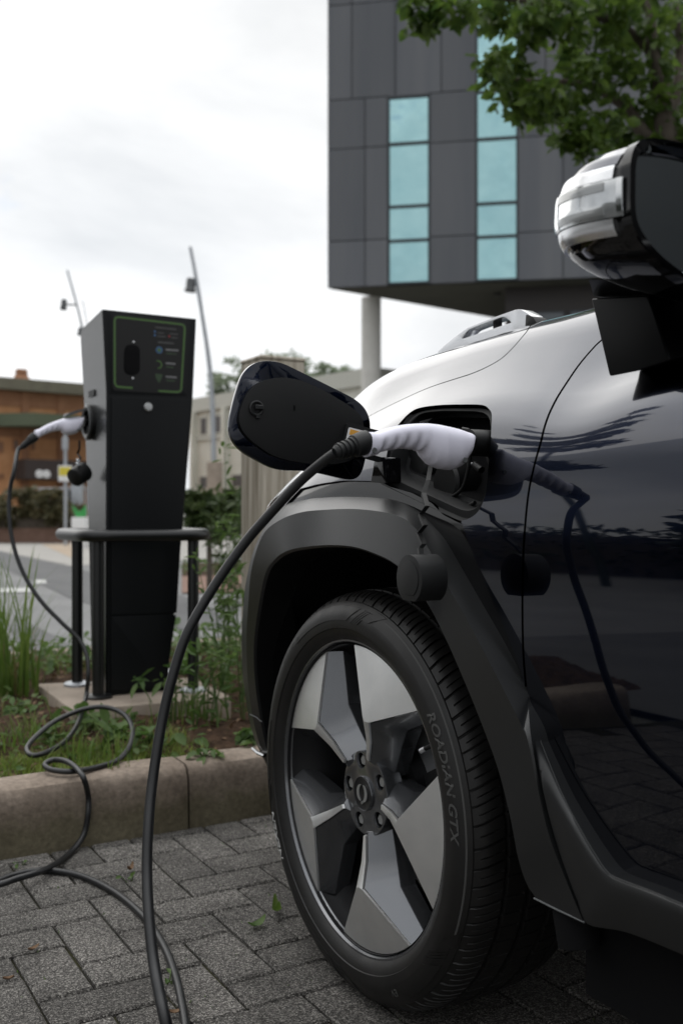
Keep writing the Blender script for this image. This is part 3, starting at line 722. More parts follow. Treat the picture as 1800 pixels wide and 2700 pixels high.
for i in range(6): tube('post', [((p1[0]-p0[0])*i/5, 0, -.1), ((p1[0]-p0[0])*i/5, 0, p0[2]-.03)], .025, 'lampmetal', rl, 6)
p = world(185, 1218, 24); s = 24/FPX
pl = empty('planter', (p[0], p[1], 0), 0, 'white block planter with vivid green spiky leaves left of charger', 'planter')
box('block', (-16*s, -.2, -.05), (16*s, .2, world(0, 1188, 24)[2]), 'whitepaint', pl, bevel=.02)
z0 = world(0, 1189, 24)[2]; pts = [(-18, 31), (-9, 18), (0, 14), (6, 20), (14, 31), (15, 8), (8, 0), (-8, 0), (-13, 12)]
for k, dy in ((1, -.05), (.8, .06)): slab2d('leaf_fan', [(x*s*k, z0+y*s*k) for x, y in pts], [], lambda x, z: (x, dy, z), (0, .02, 0), 'brightgreen', pl)
p = world(179, 1200, 29); bx = empty('utility_box', (p[0], p[1], 0), 0, 'pale grey upright utility box beside the railing', 'box')
box('body', (-.16, -.15, 0), (.16, .15, world(0, 1112, 29)[2]), 'lampmetal', bx, bevel=.02); box('cap', (-.18, -.17, world(0, 1112, 29)[2]), (.18, .17, world(0, 1109, 29)[2]), 'lampdark', bx)
# parked car far left, only its tail in view
p = world(-6, 1200, 33); t = empty('parked_car', (p[0]-2.0, p[1], 0), 0, 'dark parked car cut by the left picture edge behind hedge', 'car')
pr = [(-2.1, .35), (2.0, .35), (2.1, .75), (1.75, .95), (1.2, 1.0), (.75, 1.42), (-.6, 1.46), (-1.3, 1.02), (-2.0, .9)]
slab2d('body', round_poly(pr, .15, 3), [], lambda x, z: (x, -.85, z), (0, 1.7, 0), 'gloss', t, bevel=.04)
slab2d('side_window', round_poly([(-1.0, 1.02), (.95, 1.03), (.62, 1.36), (-.5, 1.40)], .06, 3), [], lambda x, z: (x, -.858, z), (0, .004, 0), 'lampmetal', t)
for x in (-1.3, 1.3): lathe('wheel', [(.1, .0), (.31, .0), (.32, .18), (.1, .2)], 'tyre', t, 20, c=(x, -.87, .32), ax=(0, 1, 0), u=(1, 0, 0), v=(0, 0, 1))

# --- big broadleaf tree at the upper right
TY = 6.4
p = world(1535, 1176, TY); tr = empty('broadleaf_tree', (p[0], p[1], 0), 0, 'leafy green tree reaching in from upper right over the car', 'tree')
O3 = np.array([p[0], p[1], 0])
def wl(px, py, dy=0.0): return world(px, py, TY+dy)-O3
tube('trunk', catmull([(.02, .0, -.1), (.0, 0, 1.5), wl(1538, 420), wl(1530, 330), wl(1520, 200)], 6), np.linspace(.14, .055, 25), 'bark', tr, 12)
br = [([(1532, 350), (1480, 310), (1440, 250), (1390, 215), (1330, 190), (1240, 190), (1150, 175)], .05, .2), ([(1520, 230), (1500, 120), (1492, 20), (1490, -90)], .055, -.1), ([(1528, 300), (1556, 200), (1560, 100), (1548, 0), (1530, -90)], .045, .15),
      ([(1500, 120), (1420, 60), (1330, 20), (1200, 0), (1060, -20), (960, 10)], .04, -.2), ([(1440, 250), (1400, 290), (1340, 300), (1290, 280)], .025, .25), ([(1390, 215), (1360, 160), (1345, 120)], .02, 0), ([(1556, 200), (1640, 120), (1720, 60)], .03, .1), ([(1530, 330), (1600, 300), (1690, 280)], .03, -.2),
      ([(1492, 20), (1440, -40), (1380, -90)], .03, .2)]
for pts, r0, dy in br:
    tube('branch', catmull([wl(x, y, dy*i/len(pts)) for i, (x, y) in enumerate(pts)], 5), np.linspace(r0, r0*.25, (len(pts)-1)*5+1), 'bark', tr, 8)
rng = np.random.default_rng(9); L_ = []
cl = [(955, 22, 40, 40, 70), (985, 55, 28, 30, 40), (1005, 10, 30, 26, 40), (1060, 15, 40, 40, 60), (1110, 35, 34, 36, 60), (1150, 20, 40, 36, 60), (1165, 55, 26, 26, 34), (1230, 25, 60, 44, 110), (1215, 75, 34, 32, 44), (1290, 45, 50, 56, 110),
      (1130, 140, 34, 24, 46), (1165, 150, 40, 30, 66), (1122, 175, 24, 26, 34), (1200, 185, 46, 36, 80), (1165, 205, 34, 32, 50), (1215, 235, 40, 36, 70), (1190, 255, 24, 30, 34), (1150, 225, 14, 18, 12), (1250, 215, 40, 36, 66), (1146, 264, 5, 6, 2),
      (1260, 265, 40, 32, 60), (1300, 250, 46, 40, 76), (1320, 300, 40, 36, 66), (1300, 320, 26, 26, 34), (1350, 320, 36, 30, 56), (1345, 345, 20, 16, 22), (1390, 290, 44, 40, 80), (1310, 130, 50, 50, 70), (1350, 180, 50, 50, 90), (1400, 120, 46, 50, 70), (1380, 40, 60, 50, 110),
      (1430, 180, 46, 50, 76), (1440, 60, 50, 60, 70), (1460, 290, 50, 40, 80), (1420, 330, 40, 30, 66), (1490, 230, 40, 60, 70), (1500, 100, 46, 70, 60), (1540, 300, 40, 46, 80), (1545, 180, 36, 70, 80), (1550, 50, 40, 70, 80), (1600, 330, 60, 50, 130), (1620, 180, 60, 90, 130), (1620, 30, 70, 70, 120), (1480, -30, 90, 50, 120), (1300, -40, 120, 50, 140), (1100, -45, 110, 40, 110), (1720, 100, 80, 160, 160), (1490, 330, 40, 26, 50)]
for x, y, rx, ry, n in cl:
    q = rng.normal(size=(int(n*1.1), 3)); q /= np.linalg.norm(q, axis=1)[:, None]; q *= rng.uniform(.1, 1, (len(q), 1))**.5
    dy0 = rng.uniform(-.5, .5); s = TY/FPX
    L_.append(wl(x, y, dy0)+np.stack([q[:, 0]*rx*s, q[:, 1]*max(rx, ry)*s*1.6, q[:, 2]*ry*s], 1))
leaves('crown', np.vstack(L_), .082, 'leaf', tr, up=.25, seed=12, aspect=.62, down=.45, jitter=.5)

# --- timber post at the bed's far edge
tl = on_z(555, 1500, .16)
pc = at(626, 1176, 3.95); tpost = site_empty('timber_post', 'thick weathered timber post standing behind the open charging flap', 'post', loc=(pc[0], pc[1], 0))
ztop = at(600, 826, 3.95)[2]; box('shaft', (-.095, -.095, .05), (.095, .095, ztop-.015), 'timber', tpost, bevel=.006, seg=1)
box('weathered_cap', (-.097, -.097, ztop-.0148), (.097, .097, ztop), 'timber', tpost, bevel=.004, seg=1)

# --- trees and hedge behind the camera, seen only as reflections in the paintwork
def tree_back(name, c, h, blobs, mtl, size, label, n, seed, trunk=.16):
    rng = np.random.default_rng(seed); t = empty(name, (c[0], c[1], 0), 0, label, 'tree')
    lathe('trunk', [(trunk, -.05), (trunk*.7, h*.6), (trunk*.3, h*.9)], 'bark', t, 10)
    L_ = np.vstack([clumps(b[:3], b[3:6], n, 22, .45, rng, .3) for b in blobs]); leaves('crown', L_, size, mtl, t, seed=seed, up=.1)
    return t
rng = np.random.default_rng(61); pt = empty('pine_tree', (-12.5, 3.6, 0), 0, 'dark wind bent pine mirrored in the wing and door', 'tree')
def azel(az, el, d=13.0): t = math.radians(az); return np.array([d*math.sin(t)+12.5, d*math.cos(t)-3.6, CAM_H+d*math.tan(math.radians(el))])
tube('trunk', catmull([(.6, .9, -.1), azel(-66.5, 9), azel(-62, 18), azel(-56, 29), azel(-49, 36), azel(-42, 41)], 6), np.linspace(.07, .03, 31), 'pine', pt, 8)
L_ = []
for az, el, ry, rz, n in ((-42, 41.5, .35, .35, 24), (-46, 39, .50, .40, 36), (-50, 36, .65, .50, 54), (-53.5, 32.5, .75, .55, 64), (-57, 29, .80, .45, 56), (-52, 31, .6, .35, 34), (-60.5, 20.6, .50, .20, 30), (-63, 19.4, .50, .18, 30)):
    L_.append(clumps(azel(az, el), (ry*.8, ry, rz), n, 22, .13, rng, .3))
leaves('crown', np.vstack(L_), .20, 'pine', pt, seed=61, up=.1, aspect=.35)
tree_back('broad_tree', (-13.0, 1.7), 5, [(0, 0, 2.6, 1.6, 1.7, 2.0), (0, 1.3, 1.9, .8, .7, 1.2), (0, -3.2, 3.4, 2.2, 2.6, 2.2)], 'pine', .4, 'broad dark tree mirrored at the rear of the door', 80, 62, .25)
rng = np.random.default_rng(77)
hd = empty('hedge', (-16, 4, 0), 0, 'long dark clipped hedge across the car park, mirrored low in the door', 'hedge')
box('core', (-.5, -13, -.05), (.5, 11, 1.7), 'bark', hd)
L_ = np.stack([rng.uniform(-.75, .75, 5200), rng.uniform(-13.3, 11.3, 5200), rng.uniform(0, 2.1, 5200)], 1); leaves('foliage', L_, .28, 'pine', hd, seed=63)

# ================================================================== CAR (local frame = site frame)
car = empty('electric_car', tuple(C0), PHI, 'dark navy electric car with open charging flap and white plug in its front wing', 'car')

# ---- body skin: S(a, w); w is the height on the flank and runs on over the shoulder to the middle of the bonnet
PROF = np.array([(.10, -.06, .10), (.30, -.030, .30), (.45, -.012, .45), (.60, -.002, .60), (.72, 0, .72), (.80, -.0005, .80), (.86, -.004, .86), (.91, -.012, .91), (.95, -.023, .95), (.985, -.037, .985), (1.015, -.055, 1.014), (1.037, -.072, 1.033), (1.06, -.092, 1.050), (1.09, -.118, 1.069), (1.15, -.166, 1.102), (1.21, -.208, 1.130), (1.28, -.268, 1.155), (1.40, -.385, 1.178), (1.60, -.585, 1.195), (1.92, -.91, 1.203)])
def pchip(x, y, xi):
    h = np.diff(x); d = np.diff(y)/h; m = np.zeros_like(y)
    m[1:-1] = np.where(d[:-1]*d[1:] > 0, 2*d[:-1]*d[1:]/(d[:-1]+d[1:]+1e-12), (d[:-1]+d[1:])*.25); m[0], m[-1] = d[0], d[-1]
    i = np.clip(np.searchsorted(x, xi)-1, 0, len(x)-2); t = (xi-x[i])/h[i]
    return (2*t**3-3*t**2+1)*y[i]+(t**3-2*t**2+t)*h[i]*m[i]+(-2*t**3+3*t**2)*y[i+1]+(t**3-t**2)*h[i]*m[i+1]
WT = np.linspace(.1, 1.92, 1821); BT = pchip(PROF[:, 0], PROF[:, 1], WT); ZT = pchip(PROF[:, 0], PROF[:, 2], WT)
def smooth_tab(Y, s):
    k = np.exp(-.5*(np.arange(-3*s, 3*s+1)/s)**2); k /= k.sum(); n = 3*s
    Yp = np.r_[2*Y[0]-Y[n:0:-1], Y, 2*Y[-1]-Y[-2:-n-2:-1]]; return np.convolve(Yp, k, 'valid')
BT, ZT = smooth_tab(BT, 11), smooth_tab(ZT, 11)
CR_A = np.array([-1.6, -.95, -.73, -.60, -.54, -.50, -.44, -.39, -.25, -.07, .10, .35, .6, .9]); CR_Z = np.array([1.034, 1.034, 1.032, 1.026, 1.018, 1.014, 1.018, 1.025, 1.034, 1.030, 1.006, .962, .915, .86])-1.04
TP_A = np.array([-1.6, -.6, -.4, -.2, 0, .2, .36, .5, .7, .9]); TP_Z = np.array([.036, .036, .032, .031, .024, .012, -.010, -.040, -.11, -.21])
AX = np.linspace(-1.7, 1.0, 541)
CRS = smooth_tab(pchip(CR_A, CR_Z, np.clip(AX, -1.6, .9)), 5); TPS = smooth_tab(pchip(TP_A, TP_Z, np.clip(AX, -1.6, .9)), 8)
def sst(x, a, b): t = np.clip((x-a)/(b-a), 0, 1); return t*t*(3-2*t)
def S(a, w):
    a = np.asarray(a, float); w = np.asarray(w, float)
    b = np.interp(w, WT, BT); z = np.interp(w, WT, ZT); ac = np.clip(a, -1.7, 1.0)
    cz = np.interp(ac, AX, CRS); tz = np.interp(ac, AX, TPS); wt = sst(w, 1.05, 1.26)
    lo = .92-.09*sst(a, -.05, .25)
    z = z+cz*sst(w, lo, 1.04)*(1-wt)+tz*wt
    d = .62*np.clip(a-.17, 0, None)**2; b = b-d*(1+np.clip(b, -.91, 0)/.91)
    b = b-.02*np.clip(-a-.7, 0, None)*sst(w, .9, 1.1)
    return np.stack([a, b, z], -1)
def SN(a, w):
    e = 1e-3; n = np.cross(S(a+e, w)-S(a-e, w), S(a, w+e)-S(a, w-e)); n /= np.linalg.norm(n, axis=-1, keepdims=True)+1e-12
    return np.where(n[..., 1:2]+n[..., 2:3] < 0, -n, n)
def onbody(px, py, g=None):
    q = on_b(px, py, -.03); p = np.array([q[0], min(max(q[2], .2), 1.06)]) if g is None else np.array(g, float)
    for _ in range(40):
        r = proj(S(p[0], p[1]))-np.array([px, py]); e = 1e-5
        J = np.stack([(proj(S(p[0]+e, p[1]))-proj(S(p[0], p[1])))/e, (proj(S(p[0], p[1]+e))-proj(S(p[0], p[1])))/e], 1)
        try: dlt = np.linalg.solve(J+1e-9*np.eye(2), r)
        except np.linalg.LinAlgError: break
        dlt = np.clip(dlt, -.05, .05); p = p-dlt
        if np.abs(r).max() < .05: break
    return p
OB = lambda pts: np.array([onbody(*p) for p in pts])
def skin(name, outer, holes=(), off=0.0, step=.02, mtl='paint', parent=car, flange=.014, mir=False, fix=True):
    outer = resample(outer, step*.45); holes = [resample(h, step*.45) for h in holes]
    v, f, loops = cdt(outer, holes, step); P = S(v[:, 0], v[:, 1]); NN = SN(v[:, 0], v[:, 1]); P = P+NN*off
    f = np.array(f); tn = np.cross(P[f[:, 1]]-P[f[:, 0]], P[f[:, 2]]-P[f[:, 0]]); fl = (tn*NN[f].mean(1)).sum(1) < 0; f[fl] = f[fl][:, ::-1]
    V = list(P); Nn = list(NN); F = [tuple(t) for t in f]; nf = len(F)
    for L in loops:
        idx = [int(np.argmin(np.linalg.norm(v-p, axis=1))) for p in L]; m = len(idx); k = len(V)
        area = .5*sum(L[i][0]*L[(i+1) % m][1]-L[(i+1) % m][0]*L[i][1] for i in range(m))
        for q, i in enumerate(idx):
            t = P[idx[(q+1) % m]]-P[idx[q-1]]; t /= np.linalg.norm(t)+1e-9; s_ = np.cross(t, NN[i]); V.append(P[i]); Nn.append(s_)
        for q, i in enumerate(idx): V.append(P[i]-NN[i]*flange); Nn.append(Nn[k+q])
        for q in range(m): r_ = (q+1) % m; F.append((k+q, k+r_, k+m+r_, k+m+q))
    V = np.array(V); Nn = np.array(Nn)
    if mir:
        V = np.vstack([V, V*np.array([1, -1, 1])+np.array([0, -1.82, 0])]); n0 = len(Nn); Nn = np.vstack([Nn, Nn*np.array([1, -1, 1])]); F = F+[tuple(i+n0 for i in t[::-1]) for t in F]
    return mesh(name, V, F, mtl, parent, normals=Nn)

# ---- shut lines and openings
gap_px = [(1370, 790), (1345, 818), (1320, 850), (1292, 892), (1265, 940), (1250, 980), (1240, 1020), (1226, 1070), (1215, 1120), (1205, 1210), (1200, 1300), (1199, 1400), (1201, 1500), (1208, 1590), (1216, 1690), (1236, 1790)]
G = catmull(OB(gap_px), 6)
g0 = G[0]+np.array([-.025, .035]); g00 = g0+np.array([-.04, .09])
GAP = np.vstack([[g00, g0], G])
def shift(Cv, d):
    t = np.gradient(Cv, axis=0); t /= np.linalg.norm(t, axis=1)[:, None]; return Cv+np.stack([t[:, 1], -t[:, 0]], 1)*d
hood_px = [(1226, 737), (1213, 755), (1195, 778), (1172, 804), (1146, 827), (1107, 848), (1075, 861)]
HG = catmull(OB(hood_px), 6)
HG = np.vstack([[HG[0]+np.array([-.03, .14]), HG[0]+np.array([-.012, .05])], HG, [HG[-1]+np.array([.06, -.004])], [(.10, HG[-1][1]-.012), (.30, HG[-1][1]-.03), (.50, HG[-1][1]-.06), (.78, 1.10)]])
port_px = [(862, 1105), (866, 1082), (884, 1025), (917, 972), (938, 950), (958, 938), (1000, 931), (1060, 929), (1106, 930), (1121, 938), (1129, 955), (1127, 1000), (1122, 1060), (1117, 1118), (1110, 1150), (1096, 1177), (1075, 1192), (1056, 1197)]
PORT = OB(port_px); PORT = np.vstack([PORT[:1], catmull(PORT[1:-1], 3), PORT[-1:]])
low_f = OB([(690, 1122), (725, 1113), (763, 1107), (815, 1104)]); low_r = OB([(1062, 1204), (1072, 1238), (1093, 1288), (1130, 1376), (1165, 1462), (1195, 1540)])
gf = shift(GAP, .0022); gd = shift(GAP, -.0022)
if gf[len(gf)//2, 0] < gd[len(gd)//2, 0]: gf, gd = gd, gf
kf = np.argmin(np.abs(gf[:, 1]-OB([(1205, 1583)])[0][1]))
tp_ = np.r_[np.full(len(HG)-5, .0014), np.linspace(.0012, .0003, 5)]
def shiftv(Cv, d): return Cv+(shift(Cv, 1.0)-Cv)*d[:, None]
hf = shiftv(HG, tp_); hh = shiftv(HG, -tp_)
if hf[len(hf)//2, 1] > hh[len(hh)//2, 1]: hf, hh = hh, hf
# front wing: gap up, bonnet line forward, headlight line down, arch edge back with the charging opening
NOSE = [(.60, 1.05), (.565, .97), (.545, .90), (.545, .855)]
fender = np.vstack([gf[:kf+1][::-1], [(-.62, 1.32)], hf, NOSE, [(.40, .862), (.30, .876)], low_f, PORT, low_r])
skin('front_wing', fender, step=.016)
# bonnet, both halves
hood = np.vstack([hh, [(.80, 1.30), (.82, 1.6), (.83, 1.919), (.2, 1.919), (-.42, 1.919), (-.44, 1.6), (-.50, 1.40)]])
skin('bonnet', hood, step=.03, mir=True)
# door
door = np.vstack([gd, [(-.53, .50), (-.60, .42), (-.75, .38), (-1.50, .38), (-1.50, .6), (-1.50, 1.0), (-1.50, 1.165), (-1.0, 1.165), (-.80, 1.16)]])
skin('front_door', door, step=.016)
skin('rear_body', [(-1.505, .38), (-1.505, 1.165), (-3.5, 1.165), (-3.55, .9), (-3.5, .38), (-3.2, .38), (-3.1, .55), (-2.9, .72), (-2.66, .78), (-2.4, .72), (-2.25, .55), (-2.2, .38)], step=.1)
# dark seals behind the shut lines
def seal(Cv, wd, off, name):
    a, b = shift(Cv, wd), shift(Cv, -wd); n = len(Cv); P = np.vstack([S(a[:, 0], a[:, 1])-SN(a[:, 0], a[:, 1])*off, S(b[:, 0], b[:, 1])-SN(b[:, 0], b[:, 1])*off])
    mesh(name, P, [(i, i+1, n+i+1, n+i) for i in range(n-1)], 'blackrough', car)
seal(GAP, .02, .0125, 'door_seal'); seal(HG, .02, .0125, 'bonnet_seal')
# far side of the body, bumper skin, cabin
far = lambda P: P*np.array([1, -1, 1])+np.array([0, -1.82, 0])
aa, ww = np.meshgrid(np.linspace(-3.5, .6, 42), np.linspace(.38, 1.27, 24), indexing='ij'); P = far(S(aa, ww)).reshape(-1, 3); nj = 24
mesh('far_side', P, [(i*nj+j, i*nj+j+1, (i+1)*nj+j+1, (i+1)*nj+j) for i in range(41) for j in range(nj-1) if not (ww[0, j] < .85 and -.46 < aa[i, 0] < .42) and not (ww[0, j] < .8 and -3.1 < aa[i, 0] < -2.25)], 'paint', car, smooth=True)
# bumper wraps the nose from flank to flank
nu = 40; zs = np.array([.33, .35, .40, .50, .66, .78, .845]); sl_ = np.array([.06, .02, 0, 0, .005, .015, .03]); V = []
for z, s_ in zip(zs, sl_):
    for i in range(nu+1):
        t = i/nu
        if t < .45: q = t/.45; a = .372+.48*q; b = -.012-.62*max(a-.17, 0)**2*(1)-.04*q
        else: q = (t-.45)/.55; a = .852+.045*math.sin(q*math.pi/2); b = -.012-.62*.465-.04-(.91-.342)*q
        V.append((a-s_*min(1, t*2.2), min(b, .0)-s_*.7-.10*min(1, max(0, (.80-z)/.45)), z))
F = [(j*(nu+1)+i, j*(nu+1)+i+1, (j+1)*(nu+1)+i+1, (j+1)*(nu+1)+i) for j in range(len(zs)-1) for i in range(nu)]
n0 = len(V); V += [(a, -1.82-b, z) for a, b, z in V]; F += [tuple(i+n0 for i in f[::-1]) for f in F]
mesh('front_bumper', V, F, 'gloss', car, smooth=True)
# headlight in the nose corner
HL = [(.545, .855), (.547, .90), (.567, .965), (.602, 1.04), (.70, 1.02), (.80, .97), (.82, .90), (.70, .862)]
skin('headlight', HL, off=-.001, step=.03, mtl='lamp_white', flange=.02)
cab = [(-.50, 1.20), (-1.12, 1.60), (-1.5, 1.665), (-2.6, 1.66), (-3.3, 1.58), (-3.55, 1.18)]
V = []; ins = {0: .20, 1: .34, 2: .36, 3: .36, 4: .34, 5: .20}
for i, (a, z) in enumerate(cab): V += [(a, -ins[i], z), (a, -1.82+ins[i], z)]
mesh('windscreen', [V[0], V[1], V[3], V[2]], [(0, 1, 2, 3)], 'glass', car)
mesh('roof', V[2:], [(0, 1, 3, 2), (2, 3, 5, 4), (4, 5, 7, 6), (6, 7, 9, 8)], 'paint', car)
for nm, sgn in (('side_window', 0), ('far_window', 1)):
    y = lambda b: b if not sgn else -1.82-b
    Wp = [(-.64, y(-.175), 1.165), (-1.13, y(-.315), 1.565), (-1.5, y(-.335), 1.62), (-2.6, y(-.335), 1.61), (-3.2, y(-.31), 1.5), (-3.4, y(-.18), 1.165)]
    mesh(nm, Wp, [tuple(range(6))], 'glass', car)
tube('window_trim', [(-.62, -.150, 1.160), (-1.4, -.158, 1.166), (-3.4, -.16, 1.166)], .007, 'chrome', car, 8)
tube('window_divider', [(-1.02, -.165, 1.17), (-1.16, -.325, 1.59)], .016, 'gloss', car, 8)
tube('door_pillar', [(-1.62, -.165, 1.17), (-1.70, -.345, 1.62)], .035, 'gloss', car, 8)
mesh('window_corner', [(-.60, -.150, 1.167), (-.86, -.160, 1.168), (-.90, -.232, 1.36), (-.80, -.225, 1.31)], [(0, 1, 2, 3)], 'gloss', car)
tube('front_pillar', [(-.46, -.20, 1.185), (-.62, -.185, 1.215), (-1.12, -.325, 1.605), (-1.5, -.355, 1.655)], .028, 'gloss', car, 10)
box('underbody', (-3.3, -1.72, .19), (.62, -.30, .36), 'blackrough', car)
box('firewall', (-.9, -1.6, .361), (-.52, -.22, 1.05), 'blackrough', car)
box('sill', (-2.2, -.30, .20), (-.50, -.07, .372), 'blackrough', car)

# ---- black arch trim under the paint edge, then the grained cladding
trim_o = OB([(628, 1170), (655, 1142), (690, 1119), (763, 1104), (815, 1101), (862, 1102), (890, 1117), (940, 1131), (985, 1154), (1012, 1182), (1045, 1199), (1062, 1206), (1082, 1246), (1112, 1303), (1152, 1392), (1190, 1520), (1206, 1588)])
trim_i = OB([(1185, 1590), (1140, 1490), (1060, 1360), (1000, 1265), (965, 1215), (930, 1185), (879, 1165), (800, 1160), (745, 1164), (701, 1170), (660, 1190), (620, 1230), (610, 1210)])
skin('arch_trim', np.vstack([trim_o, trim_i]), off=-.0045, step=.014, mtl='gloss', flange=.01)
ORI_ = [((628, 1787), (629, 1787), (632, 1787)), ((582, 1690), (590, 1690), (606, 1690)), ((561, 1580), (571, 1580), (588, 1580)), ((555, 1480), (566, 1480), (584, 1484)), ((559, 1390), (570, 1390), (595, 1394)), ((568, 1320), (578, 1305), (612, 1317)),
        ((592, 1240), (603, 1230), (635, 1286)), ((639, 1168), (640, 1196), (660, 1270)), ((701, 1148), (690, 1177), (695, 1262)), ((745, 1143), (746, 1171), (755, 1257)), ((800, 1141), (812, 1169), (815, 1262)), ((879, 1145), (879, 1176), (873, 1283)),
        ((923, 1158), (923, 1189), (906, 1302)), ((952, 1175), (957, 1217), (935, 1327)), ((983, 1206), (981, 1255), (955, 1352)), ((1012, 1240), (1003, 1297), (973, 1380)), ((1046, 1298), (1030, 1350), (1000, 1428)), ((1090, 1375), (1072, 1424), (1033, 1498)),
        ((1150, 1480), (1130, 1534), (1080, 1610)), ((1205, 1588), (1181, 1634), (1120, 1715)), ((1212, 1616), (1199, 1672), (1138, 1768)), ((1218, 1690), (1212, 1704), (1152, 1818)), ((1238, 1800), (1233, 1806), (1170, 1895)), ((1262, 1900), (1260, 1920), (1185, 1975)),
        ((1300, 2010), (1297, 2017), (1203, 2030)), ((1341, 2117), (1338, 2116), (1225, 2062))]
n = len(ORI_); Oc = []; Rc = []; Ic = []
for i, (o_, r_, i_) in enumerate(ORI_):
    fb_ = [-.085, -.056, -.031, -.010, .010, .026, .038][i] if i < 7 else .046
    if i > 15: fb_ = [.043, .039, .035, .031, .029, .027, .022, .013, .001, -.008][i-16]
    bo = .0035 if i < 20 else (.0055 if i == 20 else fb_-.0035)
    rb_ = [.036, .036, .036, .036, .036, .036, .037, .037, .036, .034][i-9] if 9 <= i < 19 else .046
    q = onbody(*o_); P = S(*q) if i < 21 else on_b(*o_, 0)
    Oc.append(on_b(o_[0], o_[1], P[1]+bo) if i > 6 else on_b(o_[0], o_[1], fb_-.014)); Rc.append(on_b(*r_, min(fb_, rb_) if i < 19 else fb_)); Ic.append(on_b(*i_, fb_+(.006 if 7 <= i < 16 else -.002)))
Oc, Rc, Ic = (catmull(np.array(q), 5) for q in (Oc, Rc, Ic))
ctr = np.array([-.05, 0, .36]); Lc = Ic.copy(); d = Lc-ctr; d[:, 1] = 0; Lc = Lc+d/np.linalg.norm(d, axis=1)[:, None]*.010; Lc[:, 1] = np.minimum(-.07, Lc[:, 1]-.05)
I2 = Ic+(Rc-Ic)*.06; Ie = Ic.copy(); Ie[:, 1] -= .006
Ob = Oc.copy(); Ob[:, 1] -= .030
rows = [Ob, Oc, Rc*.93+Oc*.07, Rc, Rc*.93+Ic*.07, I2, Ie, Lc]; m = len(Oc)
mesh('arch_cladding', np.vstack(rows), [(k*m+i, k*m+i+1, (k+1)*m+i+1, (k+1)*m+i) for k in range(len(rows)-1) for i in range(m-1)], 'clad', car, angle=16)
# lower edge of the wing cladding and bumper lip highlights
tube('bumper_lip', [on_b(581, 1719, -.068), on_b(592, 1729, -.064), on_b(607, 1736, -.064)], .0042, 'chrome', car, 6)
tube('bumper_joint', [on_b(574, 1641, -.045), on_b(588, 1647, -.042), on_b(601, 1658, -.042)], .0011, 'grey', car, 5)
tube('wing_lower_edge', [on_b(1226, 2063, -.009), on_b(1280, 2090, -.009), on_b(1341, 2118, -.0095)], .0016, 'grey', car, 6)
O2 = [(1223, 1640), (1260, 1735), (1300, 1830), (1345, 1915), (1382, 1976), (1400, 2000), (1421, 2015), (1503, 2046), (1568, 2073), (1750, 2145)]
R2 = [(1226, 1700), (1260, 1795), (1300, 1885), (1340, 1955), (1372, 1996), (1387, 2014), (1406, 2030), (1464, 2056), (1568, 2099), (1750, 2176)]
B2 = [(1237, 1770), (1253, 1845), (1270, 1912), (1288, 1970), (1306, 2020), (1325, 2070), (1348, 2122), (1440, 2142), (1568, 2193), (1750, 2270)]
O2 = catmull([on_b(*p, .004) for p in O2], 5); R2 = catmull([on_b(*p, .0225) for p in R2], 5); B2 = catmull([on_b(*p, q) for p, q in zip(B2, (.0245, .018, .010, .004, -.001, -.006, -.010, -.010, -.010, -.010))], 5); Ob = O2.copy(); Ob[:, 1] -= .03; Bl = B2.copy(); Bl[:, 1] -= .08; m = len(O2)
O3 = O2.copy(); O3[:, 1] += .004; fan = [O3*(1-t)**2*1.0+R2*2*t*(1-t)+B2*t*t for t in (.0, .12, .24, .36, .48, .62, .8, 1.0)]
rows = [Ob, O2]+fan+[Bl]
V = np.vstack(rows); F = [(k*m+i, k*m+i+1, (k+1)*m+i+1, (k+1)*m+i) for k in range(len(rows)-1) for i in range(m-1)]
mesh('door_cladding', V, F, 'clad', car, angle=32)
tube('cladding_edge', O3+np.array([0, .0002, 0]), .0011, 'clad', car, 6)
tail = V[[k*m+m-1 for k in range(len(rows))]]; t2 = tail+np.array([-1.35, 0, 0]); mesh('sill_cladding', np.vstack([tail, t2]), [(k, k+1, k+1+len(rows), k+len(rows)) for k in range(len(rows)-1)], 'clad', car, angle=16)
# wheel housing: runs in from the cladding's lip to the inner wing
Ld = Lc.copy(); Ld[:, 1] = -.36; m = len(Lc); L0 = Lc.copy(); L0[:, 1] += .004; cc_ = Ld.mean(0)
mesh('wheel_housing', np.vstack([L0, Ld, cc_[None]]), [(i, i+1, m+i+1, m+i) for i in range(m-1)]+[(m+i, m+i+1, 2*m) for i in range(m-1)], 'blackrough', car, smooth=False)
tube('splash_guard', [(-.50, -.04, .36), (-.52, -.04, .28)], .03, 'blackrough', car, 8)

# ---- front wheel: x = a, y = b (out), z up, centred on the rim
WZ = .357
wheel = empty('front_wheel', (0, 0, WZ)); wheel.parent = car
def wl3(r, ang, b): t = math.radians(ang); return (r*math.sin(t), b, r*math.cos(t))
